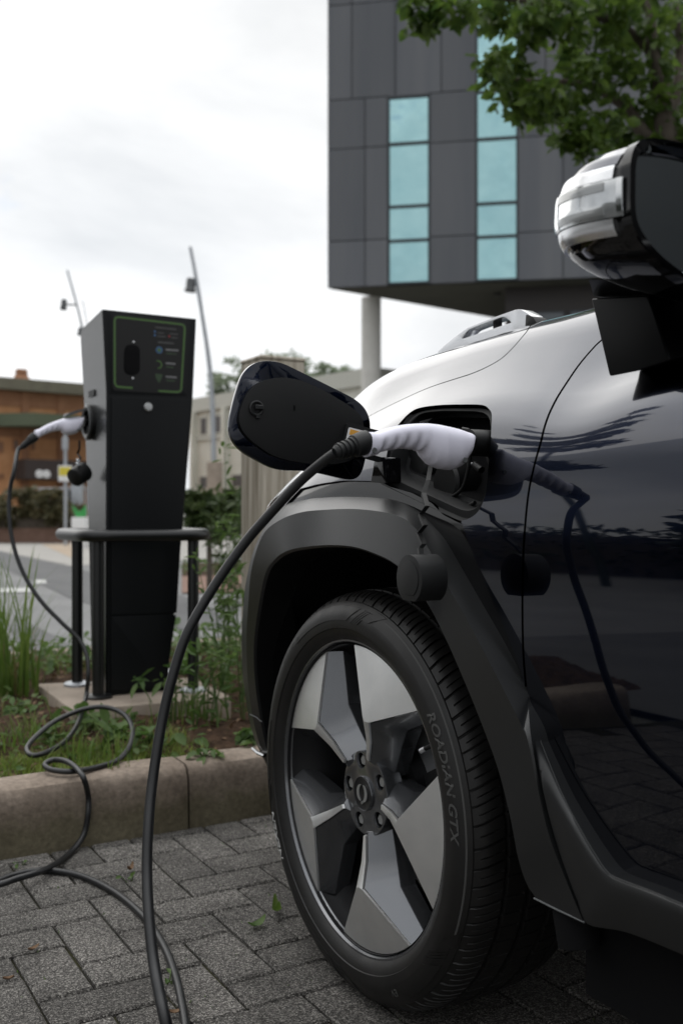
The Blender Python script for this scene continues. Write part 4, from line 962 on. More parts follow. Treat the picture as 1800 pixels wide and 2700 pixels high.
# tyre: lathed with circumferential grooves and notched shoulders
TP = [(.268, -.030), (.268, -.006), (.274, .002), (.285, .0095), (.2925, .0115), (.2935, .0135), (.306, .0150), (.318, .0135), (.3195, .0125), (.331, .0075), (.340, -.001), (.3405, -.0035), (.347, -.010), (.3515, -.017), (.355, -.026), (.3575, -.038),
      (.3582, -.0465), (.3520, -.0480), (.3520, -.0535), (.3590, -.0550), (.3605, -.083), (.3608, -.0880), (.3540, -.0895), (.3540, -.0985), (.3612, -.100), (.3615, -.135), (.3540, -.137), (.3540, -.146), (.3605, -.148), (.3590, -.180), (.353, -.182), (.353, -.188), (.358, -.190), (.352, -.218), (.338, -.232), (.30, -.245), (.268, -.225)]
angs = []; kind_ = []; NP = 76; tot = sum(1+.14*math.sin(k*1.9)+.1*math.sin(k*.7) for k in range(NP)); ph = 0
for k in range(NP):
    pw = (1+.14*math.sin(k*1.9)+.1*math.sin(k*.7))/tot*2*math.pi
    for q, kd in ((0, 0), (.035, 1), (.13, 1), (.165, 0), (.52, 0), (.54, 2), (.60, 2), (.62, 0)): angs.append(ph+q*pw); kind_.append(kd)
    ph += pw
NT = len(angs); V = []; F = []; m = len(TP)
for i in range(NT):
    for j, (r_, b) in enumerate(TP):
        rr = r_; sk_ = 0
        if j >= 11: sk_ = .055*math.sin(min(1, (-.0035-b)/.07)*1.5) if b > -.1 else .055+(-b-.1)*.3
        if 12 <= j <= 16 and kind_[i] == 1: rr -= .0050
        elif 13 <= j <= 15 and kind_[i] == 2: rr -= .0030
        elif kind_[i] == 1 and j in (19, 20, 24, 25, 28, 29): rr -= .003
        an = angs[i]+sk_; V.append((rr*math.sin(an), b, rr*math.cos(an)))
for i in range(NT):
    l = (i+1) % NT
    for j in range(m-1): F.append((i*m+j, i*m+j+1, l*m+j+1, l*m+j))
# flatten slightly where it stands on the ground
V = [(x, y, max(z, -WZ+.0005)) for x, y, z in V]
mesh('tyre', V, F, 'tyre', wheel, angle=30)
# sidewall relief: chevron shields and ribs
def arc_plate(name, a0, a1, r0, r1, h, mtl, skew=0.0, sub=14):
    V = []; F = []; bb = lambda r_: np.interp(r_, [.268, .274, .285, .2925, .306, .318, .331, .340, .347, .3515], [-.006, .002, .0095, .0115, .0150, .0135, .0075, -.001, -.010, -.017])
    nr = 5
    for i in range(sub+1):
        for k in range(nr):
            q = k/(nr-1); r_ = r0+(r1-r0)*q; an = a0+(a1-a0)*i/sub+skew*(q-.5); V.append(wl3(r_, an, bb(r_)+h))
    for i in range(sub):
        for k in range(nr-1): F.append((i*nr+k, i*nr+k+1, (i+1)*nr+k+1, (i+1)*nr+k))
    k0 = len(V); rim_ = [i*nr for i in range(sub+1)]+[sub*nr+k for k in range(1, nr)]+[i*nr+nr-1 for i in range(sub-1, -1, -1)]+[k for k in range(nr-2, 0, -1)]
    for j in rim_: x, y, z = V[j]; V.append((x, y-h-.001, z))
    for q in range(len(rim_)): r_ = (q+1) % len(rim_); F.append((rim_[q], rim_[r_], k0+r_, k0+q))
    return mesh(name, V, F, mtl, wheel, angle=40)
for a0, a1 in ((-3, 34), (-128, -148), (172, 140), (100, 78)):
    s_ = 1 if a1 > a0 else -1
    arc_plate('sidewall_shield', a0, a1, .308, .333, .0012, 'tyre', -6*s_)
    for k in range(4): arc_plate('sidewall_rib', a0-s_*(2.2+k*1.25), a0-s_*(3.0+k*1.25), .306, .333, .0012, 'tyre', -6*s_, 2)
    arc_plate('sidewall_shield', a0-s_*8.5, a0-s_*13, .318, .3385, .0012, 'tyre', -6*s_, 5)
arc_plate('sidewall_line', -20, -118, .3325, .3345, .0007, 'tyre_letter', 0, 50)
def tyre_text(s_, mid, r0, size, mtl, outward=True, extr=.0008, sx=1.0):
    V, F = text_vf(s_, size, 0); V[:, 0] *= sx; x0, x1 = V[:, 0].min(), V[:, 0].max(); V[:, 0] -= (x0+x1)/2; W = []
    bb = lambda r_: np.interp(r_, [.268, .274, .285, .2925, .306, .318, .331, .340, .347], [-.006, .002, .0095, .0115, .0150, .0135, .0075, -.001, -.010])
    for x, y, _ in V:
        r_ = r0+(y if outward else -y); an = mid-(math.degrees(x/r0) if outward else -math.degrees(x/r0)); W.append(wl3(r_, an, bb(r_)+extr))
    mesh('tyre_lettering', W, F, mtl, wheel)
tyre_text('ROADIAN GTX', -71, .3085, .0215, 'tyre_letter', sx=1.3)
tyre_text('NEXEN', 118, .305, .024, 'tyre_white', sx=1.2)
tyre_text('245/45R20', 44, .312, .016, 'tyre_letter', sx=1.2)
tyre_text('EV', -152, .315, .016, 'tyre_letter', sx=1.1)
arc_plate('valve_dot', -63.5, -61.8, .292, .298, .0006, 'red', 0, 3)
# rim: lip, barrel
lathe('rim_lip', [(.2625, -.014), (.2655, -.007), (.2690, .000), (.2722, .000), (.2735, -.006), (.270, -.012)], 'rim', wheel, 128, ax=(0, 1, 0), u=(1, 0, 0), v=(0, 0, 1), caps=False)
lathe('rim_barrel', [(.2645, -.004), (.2615, -.035), (.246, -.055), (.240, -.20)], 'rimdark', wheel, 96, ax=(0, 1, 0), u=(1, 0, 0), v=(0, 0, 1), caps=False)
SP = [-22+72*k for k in range(5)]
def pol(r_, dl, b, c): return wl3(r_, c+dl, b)
RO, RK, RH = .2635, .152, .070
b_out, b_k, b_h = -.008, .0115, -.012
arcd = [-24.6+49.2*i/12 for i in range(13)]
for c in SP:
    top = [pol(RO, d_, b_out, c) for d_ in arcd]+[pol(RK+.004, 3.9, b_k, c), pol(.112, 3.6, -.004, c), pol(RH, 3.2, b_h, c), pol(RH, -3.2, b_h, c), pol(.112, -3.6, -.004, c), pol(RK+.004, -3.9, b_k, c)]
    n = len(top)
    bm = bmesh.new(); vs = [bm.verts.new(p) for p in top]
    ce = bm.verts.new(pol(.205, 0, .0030, c)); kk = bm.verts.new(pol(RK, 0, b_k+.001, c)); st = bm.verts.new(pol(.112, 0, -.003, c))
    for i in range(12): bm.faces.new((vs[i+1], vs[i], ce))
    bm.faces.new((vs[13], vs[12], ce)); bm.faces.new((kk, vs[13], ce)); bm.faces.new((vs[18], kk, ce)); bm.faces.new((vs[0], vs[18], ce))
    bm.faces.new((st, vs[14], vs[13], kk)); bm.faces.new((vs[17], st, kk, vs[18])); bm.faces.new((vs[16], vs[15], vs[14], st)); bm.faces.new((vs[17], vs[16], st))
    r_ = bmesh.ops.extrude_edge_only(bm, edges=[e for e in bm.edges if e.is_boundary]); nv = [q for q in r_['geom'] if isinstance(q, bmesh.types.BMVert)]
    for q in nv:
        rr = math.hypot(q.co.x, q.co.z); q.co.y -= .0045
        q.co.x *= 1-.0005; q.co.z *= 1-.0005
    for q in vs:
        q.co.x += (ce.co.x-q.co.x)*.010; q.co.z += (ce.co.z-q.co.z)*.010
    from_bm('spoke_face', bm, 'mach', wheel, angle=28)
    # painted spoke body with raked flanks down to the barrel
    up = [pol(RO+.0005, d_*1.005, b_out-.0046, c) for d_ in arcd]+[pol(RK+.003, 4.4, b_k-.0046, c), pol(.112, 4.4, -.0086, c), pol(RH-.002, 4.4, b_h-.0046, c), pol(RH-.002, -4.4, b_h-.0046, c), pol(.112, -4.4, -.0086, c), pol(RK+.003, -4.4, b_k-.0046, c)]
    dn_d = [d_*.93 for d_ in arcd]
    dn = [pol(.2605, d_, -.030, c) for d_ in dn_d]+[pol(.166, 17.5, -.043, c), pol(.115, 17.0, -.052, c), pol(.066, 34, -.048, c), pol(.066, -34, -.048, c), pol(.115, -17.0, -.052, c), pol(.166, -17.5, -.043, c)]
    md = [tuple(np.array(u_)*.5+np.array(v_)*.5+np.array((0, .003, 0))) for u_, v_ in zip(up, dn)]
    dn[0] = pol(.258, -28.5, -.034, c); dn[12] = pol(.258, 28.5, -.034, c)
    back = [(x*1.0, y-.03, z*1.0) for x, y, z in dn]; V = up+dn+back; k = len(up)
    F = [(j*k+i, j*k+(i+1) % k, (j+1)*k+(i+1) % k, (j+1)*k+i) for j in range(2) for i in range(k)]
    bm = bmesh.new(); vv = [bm.verts.new(p) for p in V]
    for f_ in F: bm.faces.new([vv[i] for i in f_])
    bmesh.ops.recalc_face_normals(bm, faces=bm.faces)
    es = [e for e in bm.edges if len(e.link_faces) == 2 and math.radians(22) < e.calc_face_angle(0)]
    bmesh.ops.bevel(bm, geom=es, offset=.0022, segments=2, profile=.6, affect='EDGES', clamp_overlap=True)
    from_bm('spoke_body', bm, 'rim', wheel, angle=30)
# hub with lug wells, nuts, cap and emblem
ou = round_poly([wl3(.080, a_, 0)[::2] for a_ in np.arange(0, 360, 72)+14-36], .02, 5)
hl = [[(.0565*math.sin(math.radians(14+72*k))+.0135*math.cos(t), .0565*math.cos(math.radians(14+72*k))+.0135*math.sin(t)) for t in np.linspace(0, 2*math.pi, 20, endpoint=False)] for k in range(5)]
circ = [(.074*math.cos(t), .074*math.sin(t)) for t in np.linspace(0, 2*math.pi, 60, endpoint=False)]
slab2d('hub_face', circ, hl, lambda x, z: (x, -.0235, z), (0, -.035, 0), 'rim', wheel, bevel=.0022, step=None)
for k in range(5):
    a_ = math.radians(14+72*k); c = (.0565*math.sin(a_), -.040, .0565*math.cos(a_))
    lathe('wheel_nut', [(.0098, -.02), (.0098, .009), (.0086, .0115), (.003, .0118)], 'satin', wheel, 6, c=c, ax=(0, 1, 0), u=(1, 0, 0), v=(0, 0, 1), angle=30)
    lathe('nut_well', [(.0134, .012), (.0134, -.016)], 'rimdark', wheel, 20, c=c, ax=(0, 1, 0), u=(1, 0, 0), v=(0, 0, 1), caps=False)
lathe('hub_cap', [(.0300, -.024), (.0300, -.0195), (.0288, -.0178), (.0270, -.0188), (.001, -.0180)], 'rimdark', wheel, 48, ax=(0, 1, 0), u=(1, 0, 0), v=(0, 0, 1), caps=False, angle=40)
lathe('cap_ring', [(.0302, -.0232), (.0307, -.0200), (.0298, -.0182), (.0290, -.0186)], 'rim', wheel, 48, ax=(0, 1, 0), u=(1, 0, 0), v=(0, 0, 1), caps=False)
# emblem: two wings round an egg and a small diamond, flat on the cap
def emb(pts, name='emblem'):
    slab2d(name, [(-x, z) for x, z in pts], [], lambda x, z: (x, -.0165, z), (0, -.0014, 0), 'satin', wheel)
def wing(s_):
    o_ = [(.0020, .0155), (.0075, .0150), (.0125, .0120), (.0165, .0060), (.0172, -.0010), (.0150, -.0080), (.0100, -.0125), (.0045, -.0140)]
    i_ = [(.0040, -.0118), (.0070, -.0080), (.0088, -.0030), (.0092, .0030), (.0080, .0085), (.0050, .0130)]
    q = np.vstack([catmull(o_, 4), catmull(i_, 4)]); return [(x*s_, z) for x, z in q]
emb(wing(1)); emb(wing(-1))
dm = [(0, -.0128), (.0034, -.0158), (0, -.0190), (-.0034, -.0158)]; di = [(x*.5, -.0159+(z+.0159)*.5) for x, z in dm]
slab2d('emblem', dm, [di], lambda x, z: (x, -.0165, z), (0, -.0014, 0), 'satin', wheel)
# brake disc, caliper, valve
lathe('brake_disc', [(.06, -.105), (.160, -.105), (.160, -.128), (.06, -.128)], 'steel', wheel, 72, ax=(0, 1, 0), u=(1, 0, 0), v=(0, 0, 1))
lathe('disc_hat', [(.03, -.080), (.082, -.080), (.086, -.106)], 'rimdark', wheel, 48, ax=(0, 1, 0), u=(1, 0, 0), v=(0, 0, 1))
cl_ = [(.105*math.sin(t), .105*math.cos(t)) for t in np.linspace(-2.3, -1.1, 10)]+[(.19*math.sin(t), .19*math.cos(t)) for t in np.linspace(-1.1, -2.3, 10)]
slab2d('brake_caliper', cl_, [], lambda x, z: (x, -.082, z), (0, -.05, 0), 'black', wheel, bevel=.006)
tube('valve', [wl3(.246, -58, -.03), wl3(.222, -58, -.022)], .004, 'black', wheel, 8)
tube('valve_cap', [wl3(.222, -58, -.022), wl3(.212, -58, -.019)], .0046, 'steel', wheel, 8)
lathe('hub_bolt_boss', [(.014, -.10), (.013, -.06), (.006, -.056)], 'rimdark', wheel, 16, c=wl3(.10, -8, 0), ax=(0, 1, 0), u=(1, 0, 0), v=(0, 0, 1))
# plain rear wheel behind the camera
rw = empty('rear_wheel', (-2.68, 0, WZ)); rw.parent = car
lathe('tyre', [(.26, -.03), (.30, .012), (.34, -.002), (.358, -.04), (.36, -.19), (.30, -.24)], 'tyre', rw, 64, ax=(0, 1, 0), u=(1, 0, 0), v=(0, 0, 1)); lathe('rim', [(.262, -.01), (.05, -.03)], 'rim', rw, 48, ax=(0, 1, 0), u=(1, 0, 0), v=(0, 0, 1))

# ---- charging opening: flange, bowl, socket
PL = smooth_closed(PORT, 150, 1.2); cen = PL.mean(0)
def inset(P, d):
    t = np.roll(P, -1, 0)-np.roll(P, 1, 0); t /= np.linalg.norm(t, axis=1)[:, None]; nrm_ = np.stack([-t[:, 1], t[:, 0]], 1)
    if ((P+nrm_*.001-cen)**2).sum() > ((P-cen)**2).sum(): nrm_ = -nrm_
    return smooth_closed(P+nrm_*d, len(P), 1.0+d*120)
def ring(d, dep): q = inset(PL, d) if d else PL; return S(q[:, 0], q[:, 1])-np.array([0, dep, 0])
L = [ring(-.001, .003), ring(.0015, .010), ring(.0025, .0115), ring(.0125, .0115), ring(.0140, .014), ring(.0165, .045), ring(.024, .048)]; m = len(PL)
def align(a_, b_): k = int(np.argmin(np.linalg.norm(b_-a_[0], axis=1))); return np.roll(b_, -k, 0)
for i in range(1, len(L)): L[i] = align(L[i-1], L[i])
V = np.vstack(L); F = [(k*m+i, k*m+(i+1) % m, (k+1)*m+(i+1) % m, (k+1)*m+i) for k in range(len(L)-1) for i in range(m)]
port = mesh('charging_port', V, F, 'port', car, angle=30)
L2 = [L[-1]+np.array([0, .0005, 0]), ring(.027, .085)]; L2[1] = align(L2[0], L2[1]); V = np.vstack(L2+[(L2[1].mean(0)-np.array([0, .01, 0]))[None]]); F = [(i, (i+1) % m, m+(i+1) % m, m+i) for i in range(m)]+[(m+i, m+(i+1) % m, 2*m) for i in range(m)]
mesh('port_bowl', V, F, 'blackrough', port, angle=40)
PA = -.322                                           # the plug's a
SOC = np.array([PA, 0, .955])
lathe('socket', [(.044, -.115), (.044, -.074), (.041, -.070), (.036, -.070), (.035, -.10)], 'black', port, 40, c=(PA, 0, .952), ax=(0, 1, 0), u=(1, 0, 0), v=(0, 0, 1), caps=False)
q = on_b(1028, 1108, -.06); lathe('lower_socket_cover', [(.034, -.10), (.034, -.058), (.030, -.053), (.002, -.053)], 'black', port, 36, c=(q[0], 0, q[2]), ax=(0, 1, 0), u=(1, 0, 0), v=(0, 0, 1), angle=35)
q = on_b(952, 1070, -.075); lathe('side_socket_cover', [(.038, -.11), (.038, -.075), (.034, -.070), (.002, -.070)], 'black', port, 36, c=(q[0], 0, q[2]), ax=(0, 1, 0), u=(1, 0, 0), v=(0, 0, 1), angle=35)
def quad_plate(name, pxs, B, th, mtl, par, bev=.001, r=0.0):
    P = [on_b(x, y, B)[[0, 2]] for x, y in pxs]; P = round_poly(P, r, 3) if r else P
    return slab2d(name, P, [], lambda x, z: (x, B, z), (0, -th, 0), mtl, par, bevel=bev)
quad_plate('latch_window_frame', [(1090, 1000), (1117, 992), (1119, 1024), (1087, 1026)], -.062, .02, 'black', port)
quad_plate('latch_window', [(1094, 1003), (1112, 998), (1112, 1019), (1092, 1021)], -.0595, .006, 'satin', port)
quad_plate('upper_bracket', [(962, 968), (992, 960), (978, 973), (965, 984)], -.055, .01, 'port', port)
tube('release_pin', [on_b(1077, 1066, -.055), on_b(1088, 1068, -.055)], .0035, 'steel', port, 8); tube('pin_stop', [on_b(1088, 1068, -.056), on_b(1105, 1080, -.056)], .0062, 'black', port, 8)
tube('lower_rail', catmull([on_b(x, y, -.045) for x, y in ((905, 1096), (930, 1102), (950, 1125), (985, 1150), (1010, 1168), (1050, 1172), (1090, 1155))], 4), .0035, 'black', port, 8)
tube('side_rail', catmull([on_b(x, y, -.05) for x, y in ((1062, 985), (1078, 990), (1082, 1010), (1076, 1070), (1062, 1120), (1040, 1140))], 4), .003, 'black', port, 8)

# ---- open flap, hinged at the front of the opening, its inside facing back
FA = -.085
flap = empty('charging_flap', (0, 0, 0)); flap.parent = car
fo = [(600, 828), (628, 829), (650, 834), (735, 876), (815, 916), (838, 936), (850, 962), (851, 985), (838, 1060), (830, 1090), (818, 1102), (800, 1103), (740, 1088), (700, 1081), (650, 1081), (620, 1074), (560, 1041), (537, 1020), (526, 995), (526, 970), (538, 915), (554, 862), (574, 838)]
FO = smooth_closed([on_a(x, y, FA)[1:] for x, y in fo], 130, 1.6)
slab2d('flap_skin', FO, [], lambda y, z: (FA, y, z), (.007, 0, 0), 'paint', flap, bevel=.0016, step=None)
fi = [(547, 965), (551, 945), (562, 915), (574, 893), (590, 880), (612, 871), (645, 866), (690, 872), (745, 897), (800, 930), (832, 955), (838, 990), (826, 1050), (780, 1066), (720, 1066), (676, 1061), (627, 1048), (578, 1014), (555, 990)]
FI = smooth_closed([on_a(x, y, FA-.008)[1:] for x, y in fi], 110, 1.8)
slab2d('flap_lining', FI, [], lambda y, z: (FA-.008, y, z), (.0078, 0, 0), 'black', flap, bevel=.0018, step=None)
c = on_a(588, 938, FA-.0085);  
V, F = lathe_vf([(.0125, 0), (.0125, .0035), (.0105, .0045), (.0085, .0035), (.0085, .001), (.002, .001)], 28, c, (-1, 0, 0), (0, 1, 0), (0, 0, 1)); mesh('latch_seat', V, F, 'soft', flap, angle=35)
box('latch_tongue', (FA-.017, c[1]-.009, c[2]-.002), (FA-.0095, c[1]+.004, c[2]+.005), 'soft', flap, bevel=.001, seg=1); box('latch_tab', (FA-.013, c[1]-.006, c[2]-.016), (FA-.0079, c[1]+.001, c[2]-.010), 'soft', flap, bevel=.0008, seg=1)
c2 = on_a(676, 937, FA-.009); box('clip_slot', (FA-.0090, c2[1]-.002, c2[2]-.004), (FA-.0079, c2[1]+.001, c2[2]+.004), 'blackrough', flap)
HP = [(797, 970), (902, 997), (893, 1066), (783, 1037)]; HA = FA-.014
HPl = [on_a(x, y, HA)[1:] for x, y in HP]
slab2d('hinge_arm', round_poly(HPl, .004, 3), [], lambda y, z: (HA, y, z), (.010, 0, 0), 'port', flap, bevel=.001)
lab = [(801, 981), (896, 1005), (886, 1053), (791, 1027)]; LP = [on_a(x, y, HA-.001)[1:] for x, y in lab]
slab2d('warning_label', round_poly(LP, .003, 3), [], lambda y, z: (HA-.0012, y, z), (.0011, 0, 0), 'whitepaint', flap)
def onlab(u, v): P = [np.array(p) for p in LP]; return (P[0]*(1-u)+P[1]*u)*(1-v)+(P[3]*(1-u)+P[2]*u)*v
slab2d('label_header', [onlab(*p) for p in ((.04, .08), (.96, .08), (.96, .34), (.04, .34))], [], lambda y, z: (HA-.0017, y, z), (.0004, 0, 0), 'orange', flap)
slab2d('label_triangle', [onlab(*p) for p in ((.26, .31), (.34, .11), (.42, .31))], [[onlab(*p) for p in ((.295, .285), (.385, .285), (.34, .17))]], lambda y, z: (HA-.0021, y, z), (.0003, 0, 0), 'black', flap)
for v, u0, u1 in ((.44, .06, .5), (.54, .06, .62), (.64, .06, .55), (.74, .06, .66)): slab2d('label_line', [onlab(u0, v), onlab(u1, v), onlab(u1, v+.035), onlab(u0, v+.035)], [], lambda y, z: (HA-.0017, y, z), (.0004, 0, 0), 'greyprint', flap)
slab2d('hinge_foot', round_poly([on_b(x, y, -.004)[[0, 2]] for x, y in ((872, 1052), (896, 1050), (898, 1110), (862, 1108))], .004, 3), [], lambda x, z: (x, .006, z), (0, -.03, 0), 'gloss', flap, bevel=.001)
# ---- dust cap on its zigzag strap
cap = empty('dust_cap', (0, 0, 0)); cap.parent = car
cc = on_b(936, 1330, .118); sx = 1
def dpoly(k, flat): return [(cc[0]+k*.0318*math.cos(t), cc[2]+max(k*.0342*math.sin(t), -flat*k)) for t in np.linspace(0, 2*math.pi, 40, endpoint=False)]
slab2d('cap_body', dpoly(1.0, .0305), [], lambda x, z: (x, .116, z), (0, -.044, 0), 'soft', cap, bevel=.004)
slab2d('cap_face', dpoly(.74, .030), [], lambda x, z: (x, .1172, z), (0, -.004, 0), 'soft', cap, bevel=.0009)
st_ = [(988, 1070), (982, 1105), (972, 1134), (980, 1164), (966, 1182), (976, 1207), (961, 1225), (972.5, 1251), (964.5, 1260), (966, 1277)]
SB = [-.03, .012, .034, .056, .064, .072, .078, .084, .090, .094]; sp_ = [on_b(x, y, b) for (x, y), b in zip(st_, SB)]
V = []; F = []
for i, p in enumerate(sp_):
    t = sp_[min(i+1, len(sp_)-1)]-sp_[max(i-1, 0)]; t /= np.linalg.norm(t); nn_ = np.array([-t[2], 0, t[0]]); nn_ /= np.linalg.norm(nn_); wd = .0046; th = .0020
    for su, sv in ((-1, -1), (1, -1), (1, 1), (-1, 1)): V.append(p+np.array([0, 1, 0])*wd*su*.9+nn_*th*sv)
for i in range(len(sp_)-1):
    for k in range(4): F.append((i*4+k, i*4+(k+1) % 4, (i+1)*4+(k+1) % 4, (i+1)*4+k))
mesh('strap', V, F, 'black', cap)

# ---- bonnet handle garnish
hb = -.275
ho = [(1004, 808), (1020, 793), (1045, 773), (1071, 754), (1110, 738), (1150, 723), (1184, 711), (1194, 710), (1214, 721), (1226, 732), (1232, 745), (1180, 772), (1100, 796), (1006, 822)]
hs = [(1060, 779), (1068, 766), (1077, 757), (1110, 744), (1150, 729), (1158, 728), (1168, 735), (1174, 741), (1120, 759)]
hnd = slab2d('bonnet_grip', round_poly([on_b(x, y, hb)[[0, 2]] for x, y in ho], .004, 3), [round_poly([on_b(x, y, hb)[[0, 2]] for x, y in hs], .003, 3)], lambda x, z: (x, hb, z), (0, -.028, 0), 'silver', car, bevel=.003)
box('grip_web', (on_b(1125, 750, hb)[0]-.004, hb-.025, on_b(1125, 762, hb)[2]), (on_b(1125, 750, hb)[0]+.004, hb-.01, on_b(1125, 738, hb)[2]), 'black', hnd)
e_ = [(1208, 722), (1224, 728), (1233, 742), (1206, 752)]; slab2d('grip_end', round_poly([on_b(x, y, hb+.002)[[0, 2]] for x, y in e_], .003, 3), [], lambda x, z: (x, hb+.003, z), (0, -.030, 0), 'black', hnd, bevel=.002)

# ---- door mirror
mir = empty('door_mirror', (0, 0, 0)); mir.parent = car
RA = -.780
ZL = np.array([1.098, 1.106, 1.114, 1.122, 1.132, 1.145, 1.165, 1.190, 1.208, 1.222, 1.232, 1.239, 1.243])
BO = np.array([.020, .066, .098, .118, .131, .139, .143, .143, .140, .132, .117, .090, .05])
AF = -.026+np.array([-.640, -.622, -.612, -.604, -.598, -.594, -.592, -.594, -.602, -.618, -.638, -.664, -.70])
def mout(t, k=0.0):           # plan outline at level t (0..1): from the rear outer edge forward round the nose
    z = np.interp(t, np.linspace(0, 1, len(ZL)), ZL); bo = np.interp(z, ZL, BO)+k; af = np.interp(z, ZL, AF)+k; P = []
    L = af-RA
    ctl = [(RA, bo-.004), (RA+.22*L, bo), (RA+.48*L, bo-.002), (RA+.70*L, bo-.016), (RA+.88*L, bo-.044), (RA+.97*L, bo-.08), (af, bo-.13), (af-.005, bo-.24)]
    q = catmull(ctl, 5); return np.stack([q[:, 0], q[:, 1], np.full(len(q), z)+.10*(q[:, 0]-RA)+k*(.6 if t > .8 else 0)], 1)
def mskin(name, t0, t1, u0, u1, k, mtl, nt=16, close=False, par=None):
    rows = [mout(t, k) for t in np.linspace(t0, t1, nt)]; m0 = len(rows[0]); i0, i1 = int(u0*(m0-1)), int(u1*(m0-1))+1; rows = [r[i0:i1] for r in rows]; m = len(rows[0]); V = np.vstack(rows)
    F = [(j*m+i, j*m+i+1, (j+1)*m+i+1, (j+1)*m+i) for j in range(nt-1) for i in range(m-1)]
    if close:
        n0 = len(V); bnd = list(range(m))+[j*m+m-1 for j in range(1, nt)]+[(nt-1)*m+i for i in range(m-2, -1, -1)]+[j*m for j in range(nt-2, 0, -1)]; cn = np.array([-.71, .05, 1.17])
        V = np.vstack([V, [V[i]+(cn-V[i])/np.linalg.norm(cn-V[i])*(abs(k)+.004) for i in bnd]]); q = len(bnd); F += [(bnd[i], bnd[(i+1) % q], n0+(i+1) % q, n0+i) for i in range(q)]
    if t1 >= 1 and not close: F.append(tuple((nt-1)*m+i for i in range(m)))
    if t0 <= 0 and not close: F.append(tuple(range(m))[::-1])
    return mesh(name, V, F, mtl, par or mir, angle=40)
tz = lambda z: np.interp(z, ZL, np.linspace(0, 1, len(ZL)))
mskin('mirror_shell', 0, 1, 0, 1, 0, 'gloss', 40)
mskin('mirror_cover', tz(1.2105), 1, .10, 1, .0018, 'paint', 16)
mskin('silver_band', tz(1.1955), tz(1.2095), .10, .80, .0032, 'silver', 6, True)
mskin('silver_band', tz(1.1375), tz(1.1545), .10, .80, .0032, 'silver', 6, True)
mskin('silver_band', tz(1.150), tz(1.200), .66, .80, .0034, 'silver', 8, True)
ind = mskin('indicator_lens', tz(1.1555), tz(1.1945), .035, .665, .0042, 'indic', 8, True)
mskin('indicator_bar', tz(1.1835), tz(1.1925), .13, .40, .0052, 'barlens', 4, True, ind); mskin('indicator_bar', tz(1.1585), tz(1.1665), .13, .40, .0052, 'barlens', 4, True, ind)
mskin('indicator_tip', tz(1.160), tz(1.1945), .04, .085, .0056, 'chrome', 5, True, ind)
mskin('indicator_front', tz(1.157), tz(1.193), .42, .655, .0050, 'chrome', 6, True, ind)
# rear frame and glass
rear = np.array([(.139, 1.150), (.141, 1.190), (.139, 1.214), (.128, 1.231), (.105, 1.240), (.05, 1.246), (-.02, 1.243), (-.07, 1.225), (-.09, 1.19), (-.088, 1.14), (-.07, 1.108), (-.02, 1.098), (.04, 1.098), (.085, 1.110), (.118, 1.127)])
rear = catmull(rear, 4, True); rc = rear.mean(0); sk = lambda b: RA-.002+(.14-b)*.10
r1 = rc+(rear-rc)*np.array([.93, .90]); r2 = rc+(rear-rc)*np.array([.90, .86])
L = [np.stack([sk(rear[:, 0])+.012, rear[:, 0], rear[:, 1]], 1), np.stack([sk(rear[:, 0])-.001, rear[:, 0], rear[:, 1]], 1), np.stack([sk(r1[:, 0])-.002, r1[:, 0], r1[:, 1]], 1), np.stack([sk(r2[:, 0])+.004, r2[:, 0], r2[:, 1]], 1), np.stack([sk(r2[:, 0])+.032, r2[:, 0], r2[:, 1]], 1)]
V = np.vstack(L); m = len(rear); mesh('mirror_frame', V, [(k*m+i, k*m+(i+1) % m, (k+1)*m+(i+1) % m, (k+1)*m+i) for k in range(4) for i in range(m)], 'gloss', mir, angle=35)
g3 = rc+(rear-rc)*np.array([.885, .84]); mesh('mirror_glass', [(sk(p[0])+.018+(.14-p[0])*-.06, p[0], p[1]) for p in g3], [tuple(range(m))], 'mirror', mir)
# neck and pedestal on the door shoulder
pd = [on_b(*p, -.022)[[0, 2]] for p in ((1355, 685), (1487, 677), (1560, 680), (1600, 830), (1536, 826), (1470, 846), (1397, 862))]
pdo = np.array([on_b(1355, 685, -.046), on_b(1487, 678, -.046), on_b(1536, 829, -.050), on_b(1468, 851, -.050), on_b(1397, 865, -.050)])
back_ = pdo.copy(); back_[:, 1] = -.105; back_[2:, 2] += .012; back_[:, 2] += np.array([0, 0, .06, .06, .06])*0; V = np.vstack([pdo, back_]); n = 5
bm = bmesh.new(); vv = [bm.verts.new(p) for p in V]; bm.faces.new(vv[:5]); bm.faces.new(vv[5:][::-1])
for i in range(5): bm.faces.new((vv[i], vv[5+i], vv[5+(i+1) % 5], vv[(i+1) % 5]))
bmesh.ops.recalc_face_normals(bm, faces=bm.faces); bmesh.ops.bevel(bm, geom=list(bm.edges), offset=.004, segments=3, profile=.6, affect='EDGES', clamp_overlap=True); from_bm('mirror_pedestal', bm, 'sail', mir, angle=35)
nk = np.array([on_b(1346, 640, .01), on_b(1490, 640, .01), on_b(1484, 674, -.044), on_b(1358, 681, -.044)]); bk_ = nk.copy(); bk_[:, 1] = -.10; V = np.vstack([nk, bk_])
bm = bmesh.new(); vv = [bm.verts.new(p) for p in V]; bm.faces.new(vv[:4]); bm.faces.new(vv[4:][::-1])
for i in range(4): bm.faces.new((vv[i], vv[4+i], vv[4+(i+1) % 4], vv[(i+1) % 4]))
bmesh.ops.recalc_face_normals(bm, faces=bm.faces); bmesh.ops.bevel(bm, geom=list(bm.edges), offset=.003, segments=2, affect='EDGES', clamp_overlap=True); from_bm('mirror_neck', bm, 'sail', mir, angle=35)

